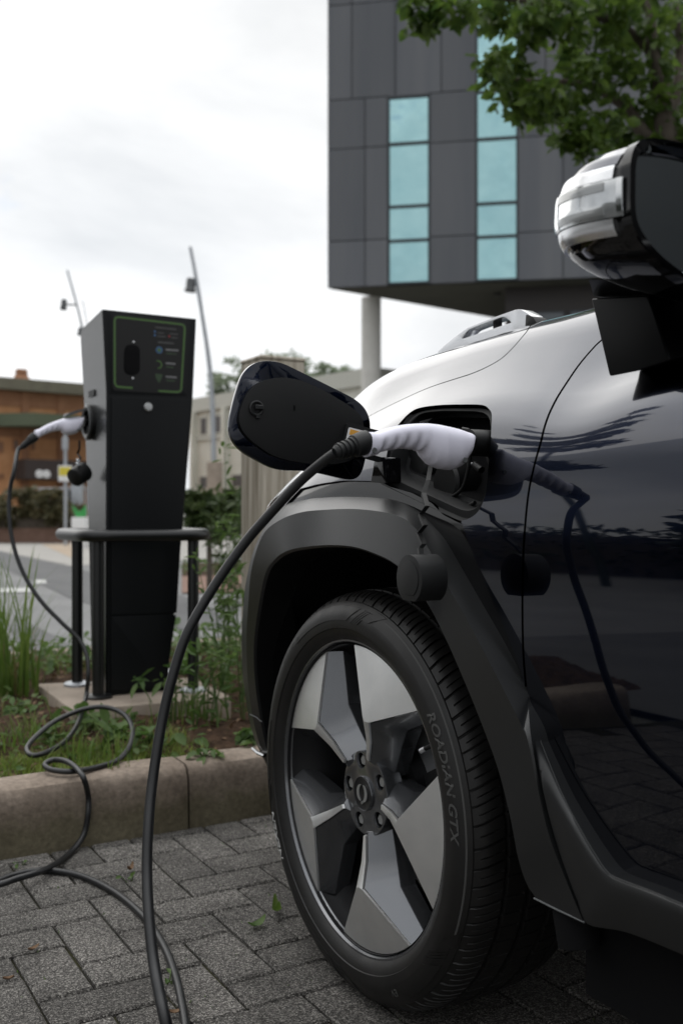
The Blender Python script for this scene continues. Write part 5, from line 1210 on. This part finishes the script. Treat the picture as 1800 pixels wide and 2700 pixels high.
# ================================================================== CHARGING STATION on its plinth
ple = [on_z(*p, .2)[:2] for p in ((84, 1570), (166, 1631), (532, 1600), (446, 1556))]
plc = np.mean(ple, 0); pli = site_empty('plinth', 'low buff concrete plinth under the charging station', 'plinth', loc=(plc[0], plc[1], 0))
slab2d('slab', [(p[0]-plc[0], p[1]-plc[1]) for p in ple], [], lambda x, y: (x, y, .2), (0, 0, -.2), 'conc', pli, bevel=.008, step=None)
SA = 1.97; SL = np.array([SA, -.3, .2]); stn = site_empty('charging_station', 'tall black charging station with green outlined display and white plug in its side', 'charging station', loc=SL)
sl_ = lambda p: np.asarray(p, float)-SL
def fr(px, py, d=0.0): return sl_(on_a(px, py, SA-d))
zs_ = [.235, .78, 1.273, 1.573]; bl = [-.149, -.150, -.152, -.137]; brr = [-.380, -.437, -.478, -.492]; bkA = [2.155, 2.20, 2.27, 2.28]
# body: front tapers to the foot, side profile tapers too, top drops to a rounded back corner
V = []; zz_ = list(np.linspace(.205, 1.573, 30))
for z in zz_:
    b0, b1, ab = (np.interp(z, zs_, q) for q in (bl, brr, bkA))
    if z > 1.50: ab = ab-.03*((z-1.50)/.073)**2
    r_ = .006
    V += [sl_(p) for p in ((SA, b0-r_, z), (SA+r_, b0, z), (ab-.012, b0, z-(.028 if z > 1.56 else 0)), (ab, b0-.012, z-(.028 if z > 1.56 else 0)), (ab, b1+.012, z-(.028 if z > 1.56 else 0)), (ab-.012, b1, z-(.028 if z > 1.56 else 0)), (SA+r_, b1, z), (SA, b1+r_, z))]
n = len(zz_); F = [(j*8+i, j*8+(i+1) % 8, (j+1)*8+(i+1) % 8, (j+1)*8+i) for j in range(n-1) for i in range(8)]+[tuple(range(8))[::-1], tuple((n-1)*8+i for i in range(8))]
body = mesh('cabinet', V, F, 'cab', stn, angle=30)
body.data.materials.append(M['cab_skylit'])
for p in body.data.polygons:
    if abs(p.normal.y) > .8 and p.center.y > 0: p.material_index = 1
def fplate(name, pxs, d, th, mtl, par=stn, r=0.0, holes=(), bev=.0):
    P = [fr(x, y, d)[1:] for x, y in pxs]; P = round_poly(P, r, 5) if r else P
    H_ = [round_poly([fr(x, y, d)[1:] for x, y in h], r*.8, 5) for h in holes]
    return slab2d(name, P, H_, lambda y, z: (-d, y, z), (th, 0, 0), mtl, par, bevel=bev)
disp = fplate('display', [(258, 722), (430, 740), (420, 906), (258, 897)], .003, .0029, 'cabpanel', r=.02)
# green outline with a gap at the foot
go = [fr(*p, .0035)[1:] for p in ((305, 891), (264, 888), (263.5, 727), (425, 746), (416, 901), (364, 898))]
gp_ = np.vstack([[go[0]], round_poly(go, [0, .018, .018, .018, .018, 0], 5)[6:-6], [go[-1]]]); 
tn_ = np.gradient(gp_, axis=0); tn_ /= np.linalg.norm(tn_, axis=1)[:, None]; ns = np.stack([-tn_[:, 1], tn_[:, 0]], 1)*.0036; k = len(gp_)
V = [(-.0042, *p) for p in gp_+ns]+[(-.0042, *p) for p in gp_-ns]+[(-.0031, *p) for p in gp_+ns]+[(-.0031, *p) for p in gp_-ns]
mesh('green_outline', V, [(i, i+1, k+i+1, k+i) for i in range(k-1)]+[(i, i+1, 2*k+i+1, 2*k+i) for i in range(k-1)]+[(k+i, k+i+1, 3*k+i+1, 3*k+i) for i in range(k-1)], 'green', disp)
fplate('card_reader', [(288, 790), (322, 792), (322, 862), (286, 860)], .008, .0049, 'blackrough', disp, r=.03, bev=.001)
for p in ((307, 785.5), (305, 869)): lathe('screw', [(.004, 0), (.0035, .002), (.001, .0025)], 'chrome', disp, 10, c=fr(*p, .0031), ax=(-1, 0, 0), u=(0, 1, 0), v=(0, 0, 1))
def fdot(px, py, r_, mtl, name='print_dot'):
    lathe(name, [(r_, 0), (r_, .0006)], mtl, disp, 14, c=fr(px, py, .0031), ax=(-1, 0, 0), u=(0, 1, 0), v=(0, 0, 1))
fplate('print_heading', [(357, 750), (405, 755), (405, 758), (357, 753)], .0036, .0005, 'dimprint', disp)
for q in ((356, 761.5, .0042, 'blue'), (356, 770, .0042, 'blue'), (389, 772.5, .004, 'red')): fdot(*q)
for x0, x1, y in ((362, 377, 763), (362, 381, 771), (390, 409, 765.5), (394, 408, 774)): fplate('print_line', [(x0, y), (x1, y+1), (x1, y+3.5), (x0, y+2.5)], .0036, .0005, 'dimprint', disp)
fplate('print_heading', [(363, 784), (399, 787), (399, 790.5), (363, 787.5)], .0036, .0005, 'dimprint', disp)
fdot(366, 804, .013, 'blue', 'print_ring'); lathe('print_centre', [(.007, 0), (.007, .0006)], 'green', disp, 14, c=fr(366, 804, .0038), ax=(-1, 0, 0), u=(0, 1, 0), v=(0, 0, 1))
hk = [sl_(on_a(x, y, SA-.0040)) for x, y in ((360, 829), (367, 830), (371, 836), (370, 843), (363, 846))]; tube('print_hook', catmull(hk, 4), .0028, 'green', disp, 6, flat=.2)
fplate('print_arrow', [(357, 858), (374, 860), (371, 870), (366, 880), (358, 868)], .0036, .0005, 'greend', disp)
for y, x1 in ((801, 410), (832, 403), (863, 406)):
    fplate('print_line', [(381, y), (x1, y+2), (x1, y+6), (381, y+4)], .0036, .0005, 'greyprint', disp); fplate('print_line', [(382, y+9), (x1-4, y+10.5), (x1-4, y+13.5), (382, y+12)], .0036, .0005, 'greend', disp)
fplate('panel_frame', [(250, 716), (440, 734), (430, 909), (250, 905)], .0012, .0011, 'cab', stn, r=.01, bev=.0005)
dr = fplate('door', [(257, 912), (436, 916), (406, 1408), (256, 1412)], .004, .0039, 'cab', r=.004, bev=.0012)
fplate('lower_door', [(256, 1416), (405, 1412), (380, 1578), (256, 1588)], .004, .0039, 'cab', r=.004, bev=.0012)
lathe('lock', [(.016, 0), (.016, .006), (.013, .010), (.005, .0105)], 'satin', dr, 24, c=fr(340, 935, .004), ax=(-1, 0, 0), u=(0, 1, 0), v=(0, 0, 1), angle=30)
# left side: makers' plate, socket with raised lid
def side(px, py): return sl_(on_b(px, py, -.148))
c = side(211, 904); box('side_plate', (c[0]-.036, c[1], c[2]-.012), (c[0]+.036, c[1]+.002, c[2]+.012), 'cab', stn)
c = side(209, 970); PS = c.copy()
lathe('side_socket', [(.064, -.004), (.064, .012), (.058, .018), (.045, .018), (.043, .006), (.002, .006)], 'black', stn, 36, c=c, ax=(0, 1, 0), u=(1, 0, 0), v=(0, 0, 1), angle=30)
lathe('socket_bezel', [(.060, .0182), (.055, .0215), (.047, .0182)], 'grey', stn, 36, c=c, ax=(0, 1, 0), u=(1, 0, 0), v=(0, 0, 1), angle=30, caps=False)
for dz in (.058, -.058): lathe('screw', [(.009, .0), (.009, .019), (.004, .021)], 'satin', stn, 12, c=c+np.array([0, 0, dz]), ax=(0, 1, 0), u=(1, 0, 0), v=(0, 0, 1))
lidp = [c+np.array(q) for q in ((-.03, .018, .052), (.03, .018, .052), (.03, .085, .030), (.02, .098, .022), (-.02, .098, .022), (-.03, .085, .030))]
bm = bmesh.new(); vv = [bm.verts.new(p) for p in lidp]+[bm.verts.new(p+np.array([0, -.001, -.008])) for p in lidp]; bm.faces.new(vv[:6]); bm.faces.new(vv[6:][::-1])
for i in range(6): bm.faces.new((vv[i], vv[6+i], vv[6+(i+1) % 6], vv[(i+1) % 6]))
from_bm('socket_lid', bm, 'grey', stn)
# hanging chain with the socket's dust cap
ch = [sl_(on_b(x, y, b)) for x, y, b in ((183, 1012, -.08), (183, 1030, -.08), (179, 1042, -.08), (186, 1052, -.08), (180, 1060, -.08), (182, 1072, -.08))]
tube('cap_chain', ch, .004, 'black', stn, 6)
c = sl_(on_b(183, 1090, -.09)); lathe('hanging_cap', [(.034, -.030), (.036, -.024), (.034, .028), (.028, .032)], 'black', stn, 24, c=c, ax=(-.45, .75, -.45), u=(.857, .514, 0), v=(-.23, .386, .893))
for x, y in ((180, 1058), (179, 1066)): lathe('chain_link', [(.006, -.002), (.0075, 0), (.006, .002)], 'chrome', stn, 10, c=sl_(on_b(x, y, -.075)), ax=(1, 0, 0), u=(0, 1, 0), v=(0, 0, 1))

# ---- tubular guard hoop with three legs
LEGS = [on_z(178, 1574, .2), on_z(226, 1603, .2), on_z(444, 1588, .2)]
hz = .772; gd_c = np.mean(LEGS, 0); gr = site_empty('guard_rail', 'black tubular guard hoop on three legs around the charging station', 'guard rail', loc=(gd_c[0], gd_c[1], .2)); g_ = lambda p: np.asarray(p, float)-np.array([gd_c[0], gd_c[1], .2])
A1, A2, A3 = LEGS
A4 = np.array([2.36, -.50, .2])
hp = [(A2[0]-.01, A2[1]+.015), (A1[0]+.05, A1[1]+.02), (A1[0]+.13, A1[1]-.05), (A4[0], A4[1]+.02), (A4[0]-.06, A4[1]-.03), (A3[0]+.0, A3[1]-.01), (A3[0]-.05, A3[1]+.03)]
ho_ = round_poly([(A2[0]-.045, A2[1]+.05), (A1[0]+.10, A1[1]+.055), (A4[0]+.03, A4[1]-.06), (A3[0]-.05, A3[1]-.045)], .10, 8)
tube('hoop', [g_((p[0], p[1], hz)) for p in ho_], .0215, 'tube', gr, 16, closed=True, angle=60)
for k, Lg in enumerate(LEGS+[A4]):
    Lg = Lg.copy()
    tube('leg', [g_((Lg[0], Lg[1], .201)), g_((Lg[0], Lg[1], hz-.012))], .0205, 'tube', gr, 16)
    fl = lathe('base_flange', [(.050, .0), (.050, .008), (.044, .012), (.023, .014)], 'lampmetal' if k != 1 else 'tube', gr, 24, c=g_((Lg[0], Lg[1], .2005)), angle=35)

# ================================================================== CHARGING CABLE with its two plugs
cb_ = site_empty('charging_cable', 'black charging cable with two white plugs looping from car to station', 'charging cable')
def plug(root, base, tilt=0.0):
    """handle along +b from the socket; base = (a, b at the tip, z of the reference)"""
    top = [(1076, 1000), (1072, 994), (1052, 986), (1030, 981), (1000, 975), (974, 972), (948, 972.5), (923, 974), (900, 977), (876, 982), (858, 987), (842, 992)]
    bot = [(821, 1049.5), (845, 1045), (866, 1036), (874, 1034.5), (880, 1036.5), (891, 1034), (900, 1030), (906, 1031), (914, 1033.5), (923, 1031), (931, 1031.5), (940, 1035), (949, 1037.5), (957, 1034), (963, 1038), (970, 1053), (986, 1068), (1010, 1077), (1033, 1080), (1052, 1074), (1066, 1052), (1073, 1025), (1076, 1012)]
    T = np.array([on_a(x, y, PA)[1:] for x, y in top])[::-1]; Bm = np.array([on_a(x, y, PA)[1:] for x, y in bot])
    T = T[np.argsort(T[:, 0])]; Bm = Bm[np.argsort(Bm[:, 0])]
    b0, b1 = max(T[0, 0], Bm[0, 0]), Bm[-1, 0]; bs = np.linspace(b0, b1, 110); sc_ = (b1-b0-.020)/(b1-b0)
    V = []; F = []; seg = 28
    for i, b in enumerate(bs):
        zt, zb_ = np.interp(b, T[:, 0], T[:, 1]), np.interp(b, Bm[:, 0], Bm[:, 1])
        shear = max(0, (b-.165))*.55 if b > .165 else 0
        zc_, hz_ = (zt+zb_)/2, max((zt-zb_)/2, .004)
        hw = np.interp(b, [-.011, -.006, .0, .02, .05, .075, .10, .16, .185], [.018, .026, .0295, .031, .029, .0225, .0195, .0185, .0175])
        for k in range(seg):
            t = 2*math.pi*k/seg; ct, st = math.cos(t), math.sin(t); e = .85
            gr_ = 0.0
            if .085 < b < .172: gr_ = .5-.5*math.cos((b-.085)/.0218*2*math.pi); gr_ = gr_**1.5
            lo_ = max(0.0, min(1.0, (.25-st)/.8)); wv = hw*(1-.36*gr_*lo_)
            V.append((base[0]+wv*abs(ct)**e*np.sign(ct), base[1]+.009+(b-b0)*sc_, base[2]+zc_+hz_*abs(st)**e*np.sign(st)*(1-.10*gr_*lo_)-.952-tilt*(b-b0)))
    n = len(bs)
    for i in range(n-1):
        for k in range(seg): l = (k+1) % seg; F.append((i*seg+k, i*seg+l, (i+1)*seg+l, (i+1)*seg+k))
    F += [tuple(range(seg))[::-1], tuple((n-1)*seg+k for k in range(seg))]
    o = mesh('plug_handle', V, F, 'white', root, angle=60)
    # black nose into the socket, ribbed boot to the cable
    zn = base[2]+.0; lathe('plug_nose', [(.020, -.045), (.020, 0.004)], 'black', root, 28, c=(base[0], base[1], base[2]+.006), ax=(0, 1, 0), u=(1, 0, 0), v=(0, 0, 1))
    for yy, zz in ((.032, -.022), (.178, -.012)):
        lathe('screw_recess', [(.0042, 0), (.0036, .0015), (.001, .0012)], 'grey', root, 12, c=(base[0]-np.interp(yy, [0, .03, .1, .19], [.028, .029, .019, .0165]), base[1]+yy, base[2]+zz-tilt*yy), ax=(-1, 0, 0), u=(0, 1, 0), v=(0, 0, 1))
    return b0, b1
TIPB = -.0105
plug(cb_, (PA, TIPB, .952))
bst = on_a(836, 1017, PA); ben = on_a(770, 1040, PA)
def boot(p, q, name='strain_relief'):
    p, q = np.array(p), np.array(q); L_ = np.linalg.norm(q-p); ax = (q-p)/L_; u = np.cross(ax, (1, 0, 0)); u /= np.linalg.norm(u); v = np.cross(ax, u); pr = [(.0165, -.006), (.0170, .006), (.0160, L_*.35)]; x = L_*.38
    while x < L_*.97: pr += [(.0150-.0035*(x/L_), x), (.0150-.0035*(x/L_), x+.0032), (.0118-.002*(x/L_), x+.0038), (.0118-.002*(x/L_), x+.0062)]; x += .0072
    pr += [(.0085, L_), (.0076, L_+.002)]; lathe(name, pr, 'soft', cb_, 20, c=p, ax=ax, u=u, v=v, angle=35)
boot(bst, ben)
# station plug
s_b = np.array([PS[0], PS[1], PS[2]])+SL; plug(cb_, (s_b[0], s_b[1]+.022, s_b[2]-.002), .26)
sbs = s_b+np.array([0, .205, -.062]); sbe = s_b+np.array([0, .248, -.100]); boot(sbs, sbe)
# cable run, from the car plug down, across the paving, over the kerb, coiled on the bed and up to the station
R_ = .0073
p1 = [(740, 1062, 1.375), (690, 1105, 1.395), (620, 1180, 1.41), (560, 1250, 1.42), (490, 1350, 1.42), (430, 1455, 1.41), (395, 1560, 1.40), (370, 1670, 1.39), (350, 1800, 1.37), (341, 1900, 1.345), (338, 2000, 1.32), (342, 2100, 1.285), (352, 2200, 1.25), (366, 2280, 1.215), (382, 2352, 1.19)]
run = [tuple(ben), ]+[tuple(at(*p)) for p in p1]
gz = R_+.001
run += [tuple(at(402, 2440, 1.20)), tuple(at(425, 2500, 1.30)), tuple(on_z(437, 2470, .03)), tuple(on_z(432, 2400, gz)), tuple(on_z(421, 2320, gz))]
run += [tuple(on_z(x, y, gz)) for x, y in ((403, 2240), (375, 2170), (330, 2105), (260, 2047), (180, 2010), (100, 1999), (40, 2008), (-10, 2026), (-90, 2062), (-170, 2085), (-215, 2070), (-180, 2052))]
run += [tuple(on_z(-90, 2050, gz+.004)), tuple(on_z(0, 2031, gz+.014)), tuple(on_z(40, 2018, gz+.017)), tuple(on_z(90, 2003, gz+.016)), tuple(on_z(130, 1983, gz+.004)), tuple(on_z(165, 1955, gz))]
run += [tuple(on_a(193, 1917, 1.022)), tuple(on_a(203, 1868, 1.024)), tuple(on_a(203, 1828, 1.030)), tuple(on_z(193, 1788, .183)), tuple(on_z(175, 1763, .196)), tuple(on_z(150, 1748, .20)), tuple(on_z(122, 1746, .197)), tuple(on_z(104, 1756, .190)), tuple(on_z(118, 1768, .184)), tuple(on_z(165, 1772, .182))]
run += [tuple(on_z(x, y, z)) for x, y, z in ((220, 1763, .176), (272, 1745, .18), (300, 1710, .20), (304, 1672, .225), (284, 1640, .25), (240, 1624, .262), (190, 1630, .255), (130, 1655, .235), (87, 1688, .21), (63, 1718, .19), (74, 1735, .184), (108, 1728, .183), (150, 1703, .183), (176, 1668, .195), (190, 1632, .216), (198, 1600, .222))]
run += [tuple(at(203, 1552, 3.42)), tuple(at(200, 1508, 3.44)), tuple(at(183, 1470, 3.46)), tuple(at(142, 1430, 3.46)), tuple(at(96, 1382, 3.46)), tuple(at(60, 1328, 3.47)), tuple(at(36, 1268, 3.48)), tuple(at(23, 1200, 3.49)), tuple(at(23, 1130, 3.50)), tuple(at(34, 1078, 3.50)), tuple(sbe+(sbe-sbs)*.35), tuple(sbe)]
tube('cable', catmull(run, 7), R_, 'cable', cb_, 14, angle=60)


# ================================================================== PLANTS on the bed, weeds in the joints
rng = np.random.default_rng(21)
def bed_pts(n, a0, a1, b0, b1, dens=None):
    a = rng.uniform(a0, a1, n); b = rng.uniform(b0, b1, n); k = np.ones(n, bool)
    if dens is not None: k = rng.uniform(0, 1, n) < dens(a, b)
    k &= ~((a > 1.72) & (a < 2.42) & (b > -.62) & (b < .05))
    a, b = a[k], b[k]; return np.stack([a, b, soil_h(a, b)-.004], 1)
bed_root = struct(empty('bed_cover', tuple(C0), PHI))
den = lambda a, b: np.clip(.38+.5*np.sin(a*5.2+b*3.3)+.35*np.sin(a*11-b*8+2)-.9*((b < -.22)&(a < 1.72)), .03, 1)
o = stuff(blades('grass', bed_pts(5200, 1.15, 3.18, -1.9, 1.4, den), .085, .0042, 'grass', bed_root, 31, .6))
o = stuff(blades('low_grass', bed_pts(9000, 1.12, 1.52, -.25, 1.2, lambda a, b: np.clip(.95-.5*np.abs(np.sin(b*4+.6))-.5*(b < .0), .08, 1)), .055, .0042, 'fresh', bed_root, 32, .8))
o = stuff(blades('dry_grass', bed_pts(900, 1.2, 3.1, -1.8, 1.4), .09, .003, 'drygrass', bed_root, 33, .8))
P = bed_pts(2600, 1.18, 3.15, -1.8, 1.3, lambda a, b: np.clip(.15+.85*(np.sin(a*4.1-b*2.2+1.2) > -.2), 0, 1)*np.where((b < -.25)&(a < 1.7), .12, 1)); P[:, 2] += rng.uniform(.005, .055, len(P))
o = leaves('ground_cover', P, .036, 'weed', bed_root, up=.8, seed=34, aspect=.6); stuff(o)
P = bed_pts(2400, 1.14, 3.15, -1.9, 1.3); P[:, 2] += .007; o = leaves('leaf_litter', P, .026, 'litter', bed_root, up=1.2, seed=35, aspect=.6, fold=.4); stuff(o)
P = bed_pts(900, 2.35, 3.15, -1.9, .7); P[:, 2] += rng.uniform(.02, .14, len(P)); o = leaves('rear_ground_cover', P, .05, 'weed', bed_root, up=.6, seed=36, aspect=.5); stuff(o)
# stones and bark crumbs
mb = MB()
for p in bed_pts(700, 1.14, 2.0, -1.2, 1.2):
    s = rng.uniform(.003, .011); q = [p+np.array(d_)*s*rng.uniform(.7, 1.3) for d_ in ((1, 0, 0), (0, 1, 0), (-1, 0, 0), (0, -1, 0), (0, 0, .8), (0, 0, -.8))]; mb.add(q, [(0, 1, 4), (1, 2, 4), (2, 3, 4), (3, 0, 4), (1, 0, 5), (2, 1, 5), (3, 2, 5), (0, 3, 5)])
stuff(mb.build('bark_crumbs', 'soil', bed_root))

def grass_clump(px, py, n, h, spread, label, seed, lean=.5, wd=.007):
    c = on_z(px, py, .17); t = site_empty('tall_grass_clump', label, 'grass clump', loc=c); r = np.random.default_rng(seed)
    P = np.stack([r.normal(0, spread, n), r.normal(0, spread, n), np.full(n, -.01)], 1); stuff(blades('grass_blades', P, h, wd, 'grass', t, seed, lean, 6))
    stuff(blades('dry_blades', P[:n//5]*1.1, h*.5, wd*.8, 'drygrass', t, seed+1, .7, 5)); return t
grass_clump(26, 1600, 62, .56, .05, 'tall green grass clump at the left edge of the bed', 71, .42, .012)
grass_clump(-10, 1560, 30, .5, .05, 'second grass clump partly outside the left edge', 73, .5, .011)
grass_clump(70, 1585, 14, .40, .04, 'sparser grass clump between left clump and plinth', 75, .55, .006)
grass_clump(452, 1640, 40, .16, .05, 'short grass tuft at the right corner of the plinth', 77, .6, .006)
grass_clump(225, 1745, 70, .10, .06, 'fresh short grass tuft inside the cable coil', 79, .6, .005)
grass_clump(60, 1700, 80, .09, .08, 'mown looking grass tuft left of the cable coil', 81, .7, .005)

def stem_weed(px, py, h, n, label, seed, z=.17, lw=.05, leansx=0.0):
    c = on_z(px, py, z); t = site_empty('tall_weed', label, 'weed', loc=c); r = np.random.default_rng(seed); mb = MB(); L_ = []
    for i in range(n):
        x, y = r.normal(0, .03, 2); hh_ = h*r.uniform(.65, 1.05); dx, dy = r.normal(0, .05, 2)
        P = catmull([(x, y, -.02), (x+dx*.3, y+dy*.3+leansx*.3, hh_*.4), (x+dx, y+dy+leansx, hh_)], 8); mb.tube(P, np.linspace(.0035, .0012, len(P)), 5)
        k = np.linspace(2, len(P)-1, int(hh_/.022)).astype(int); L_ += [P[j]+r.normal(0, .006, 3) for j in k]+[P[-1]+r.normal(0, .012, 3) for _ in range(6)]
    mb.build('stems', 'weed', t); leaves('foliage', np.array(L_), lw, 'weed', t, up=.6, seed=seed+1, aspect=.30, down=-.25); return t
stem_weed(538, 1560, .95, 3, 'tallest weed with narrow leaves rising between guard leg and timber post', 91)
stem_weed(548, 1640, .55, 5, 'leafy weed leaning on the car bumper corner', 93)
stem_weed(499, 1600, .42, 3, 'slender weed just right of the guard rail leg', 95)
stem_weed(470, 1660, .26, 6, 'low weed patch in front of the plinth corner', 97, lw=.045)
stem_weed(400, 1640, .16, 5, 'small weed before the middle of the plinth', 98, lw=.05)
stem_weed(562, 1500, .75, 3, 'weed half hidden behind the black car bumper edge', 99)
def rosette(px, py, n, size, label, seed, z=.172, name='broadleaf_weed'):
    c = on_z(px, py, z); t = site_empty(name, label, 'weed', loc=c); r = np.random.default_rng(seed); V = []
    P = np.stack([r.normal(0, size*.5, n), r.normal(0, size*.5, n), r.uniform(.0, size*.7, n)], 1); stuff(leaves('foliage', P, size, 'weed', t, up=.9, seed=seed, aspect=.62))
    mb = MB()
    for p in P[:12]: mb.tube([(p[0]*.2, p[1]*.2, -.01), tuple(p)], .0012, 4)
    mb.build('stalks', 'weed', t); return t
for i, (x, y, n, s_, lab) in enumerate([(265, 1690, 26, .055, 'broadleaf weed under the right side of the cable coil'), (205, 1660, 22, .055, 'broadleaf weed in the middle of the cable coil'), (120, 1700, 18, .045, 'broadleaf weed at the left inside of the coil'), (340, 1700, 20, .045, 'broadleaf weed between the coil and hanging cable'),
                                        (470, 1735, 16, .036, 'small broadleaf weed on the bed just above kerb joint'), (575, 1700, 26, .045, 'dark broadleaf weed beside the car bumper lip'), (30, 1640, 22, .05, 'broadleaf weed at the foot of tall grass'), (430, 1545, 30, .06, 'broadleaf weed beside the right guard leg')]):
    rosette(x, y, n, s_, lab, 110+i)
rosette(285, 1905, 16, .034, 'bright green clover weed at the kerb foot left of hanging cable', 131, .004, 'kerb_weed'); rosette(598, 1858, 18, .032, 'dark green weed at the kerb foot beside the tyre', 132, .004, 'kerb_weed')
rosette(46, 1985, 4, .014, 'tiny weed in the paving beside the left cable', 133, .002, 'joint_weed'); rosette(386, 2255, 5, .018, 'yellow green weed between the two cables on paving', 134, .002, 'joint_weed'); rosette(300, 2020, 4, .015, 'small weed in the paving joint right of the cable arc', 135, .002, 'joint_weed')
# single fallen leaves on the paving
def fallen(px, py, L_, az, mtl, label, curl=.3):
    c = on_z(px, py, .004); t = site_empty('fallen_leaf', label, 'leaf', loc=c); V = []; F = []; n = 6
    for i in range(n+1):
        q = i/n; w_ = L_*.22*math.sin(math.pi*min(max(q, .03), .97))**.8; z = curl*L_*(q-.5)**2*2+.002; x = (q-.5)*L_
        for s_ in (-1, 0, 1): V.append((math.cos(az)*x-math.sin(az)*w_*s_, math.sin(az)*x+math.cos(az)*w_*s_, z+abs(s_)*.004))
    for i in range(n):
        for k in range(2): F.append((i*3+k, i*3+k+1, (i+1)*3+k+1, (i+1)*3+k))
    mesh('blade', V, F, mtl, t, smooth=True); return t
fallen(590, 2128, .050, 1.9, 'weed', 'curled green fallen leaf lying nearest the tyre', .5); fallen(636, 2095, .045, 2.9, 'grass', 'upright narrow green leaf beside the curled leaf', 1.2)
fallen(78, 2183, .026, 2.0, 'litter', 'rusty moss coloured leaf on lower left paving'); fallen(402, 2330, .026, 1.2, 'litter', 'orange brown leaf tucked by the hanging cable'); fallen(742, 2182, .026, .6, 'litter', 'reddish dead leaf against the tyre sidewall', .9); fallen(300, 2000, .03, 2.4, 'litter', 'brown curled leaf right of the cable arc', .9)
fallen(20, 2252, .02, 1.4, 'litter', 'small orange leaf by the left picture edge')
# moss tufts in the joints
P = []
for k in range(260):
    a, b = rng.uniform(-.9, 1.0), rng.uniform(-.6, 1.0); P.append((a, b, -.004))
mossy = blades('joint_moss', np.array(P), .010, .004, 'weed', bed_root, 141, .8, 3); stuff(mossy)

# shrub with a short trunk behind the station, and a leafy plant next to it
c = at(482, 1290, 9.0); sh = site_empty('shrub', 'olive leaved shrub on a short trunk behind the right guard leg', 'shrub', loc=(c[0], c[1], 0)); s = 9/FPX; r = np.random.default_rng(151)
z0 = at(480, 1300, 9)[2]
tube('trunk', [(0, 0, z0-.3), (.01, 0, z0+.2), (0, .01, at(480, 1200, 9)[2])], np.array([.03, .025, .02]), 'bark', sh, 8)
L_ = np.vstack([clumps((dx, dy, at(480, yy, 9)[2]), (rx, rx, rz), 18, 34, .06, r, .3) for dx, dy, yy, rx, rz in ((0, 0, 1175, .20, .14), (.05, .10, 1150, .13, .12), (-.05, -.12, 1185, .14, .12), (0, 0, 1215, .15, .1), (.05, -.22, 1160, .12, .13), (0, -.25, 1200, .12, .14), (-.1, .18, 1185, .10, .12))]); leaves('foliage', L_, .075, 'shrub', sh, up=.2, seed=152, aspect=.4)
c = at(530, 1240, 7.0); sh = site_empty('leafy_plant', 'green upright leafy plant left of the timber post', 'plant', loc=(c[0], c[1], 0)); r = np.random.default_rng(161); mb = MB(); L_ = []
for i in range(5):
    x, y = r.normal(0, .045, 2); hh_ = at(530, 1130, 7)[2]*r.uniform(.75, 1.05); P = catmull([(x, y, .02), (x*1.2, y*1.2, hh_*.5), (x*1.5, y*1.5, hh_)], 10); mb.tube(P, .004, 5); L_ += [P[j]+r.normal(0, .012, 3) for j in np.linspace(4, len(P)-1, 46).astype(int)]
mb.build('stems', 'weed', sh); leaves('foliage', np.array(L_), .085, 'shrub', sh, up=.6, seed=162, aspect=.28, down=-.3)
ib = site_poly([(418, 1294), (560, 1291), (570, 1322), (418, 1324)], 0); sheet('soil_island', ib, .006, 'soil'); ib = site_poly([(418, 1323), (575, 1321), (580, 1360), (418, 1362)], 0); sheet('brick_edging', ib, .004, 'redkerb')
r = np.random.default_rng(171); P = np.array([on_z(r.uniform(420, 560), r.uniform(1294, 1320), 0)+np.array([0, 0, r.uniform(0, .08)]) for _ in range(160)]); o = leaves('island_cover', P, .07, 'weed', bed_root, up=.8, seed=172); stuff(o)
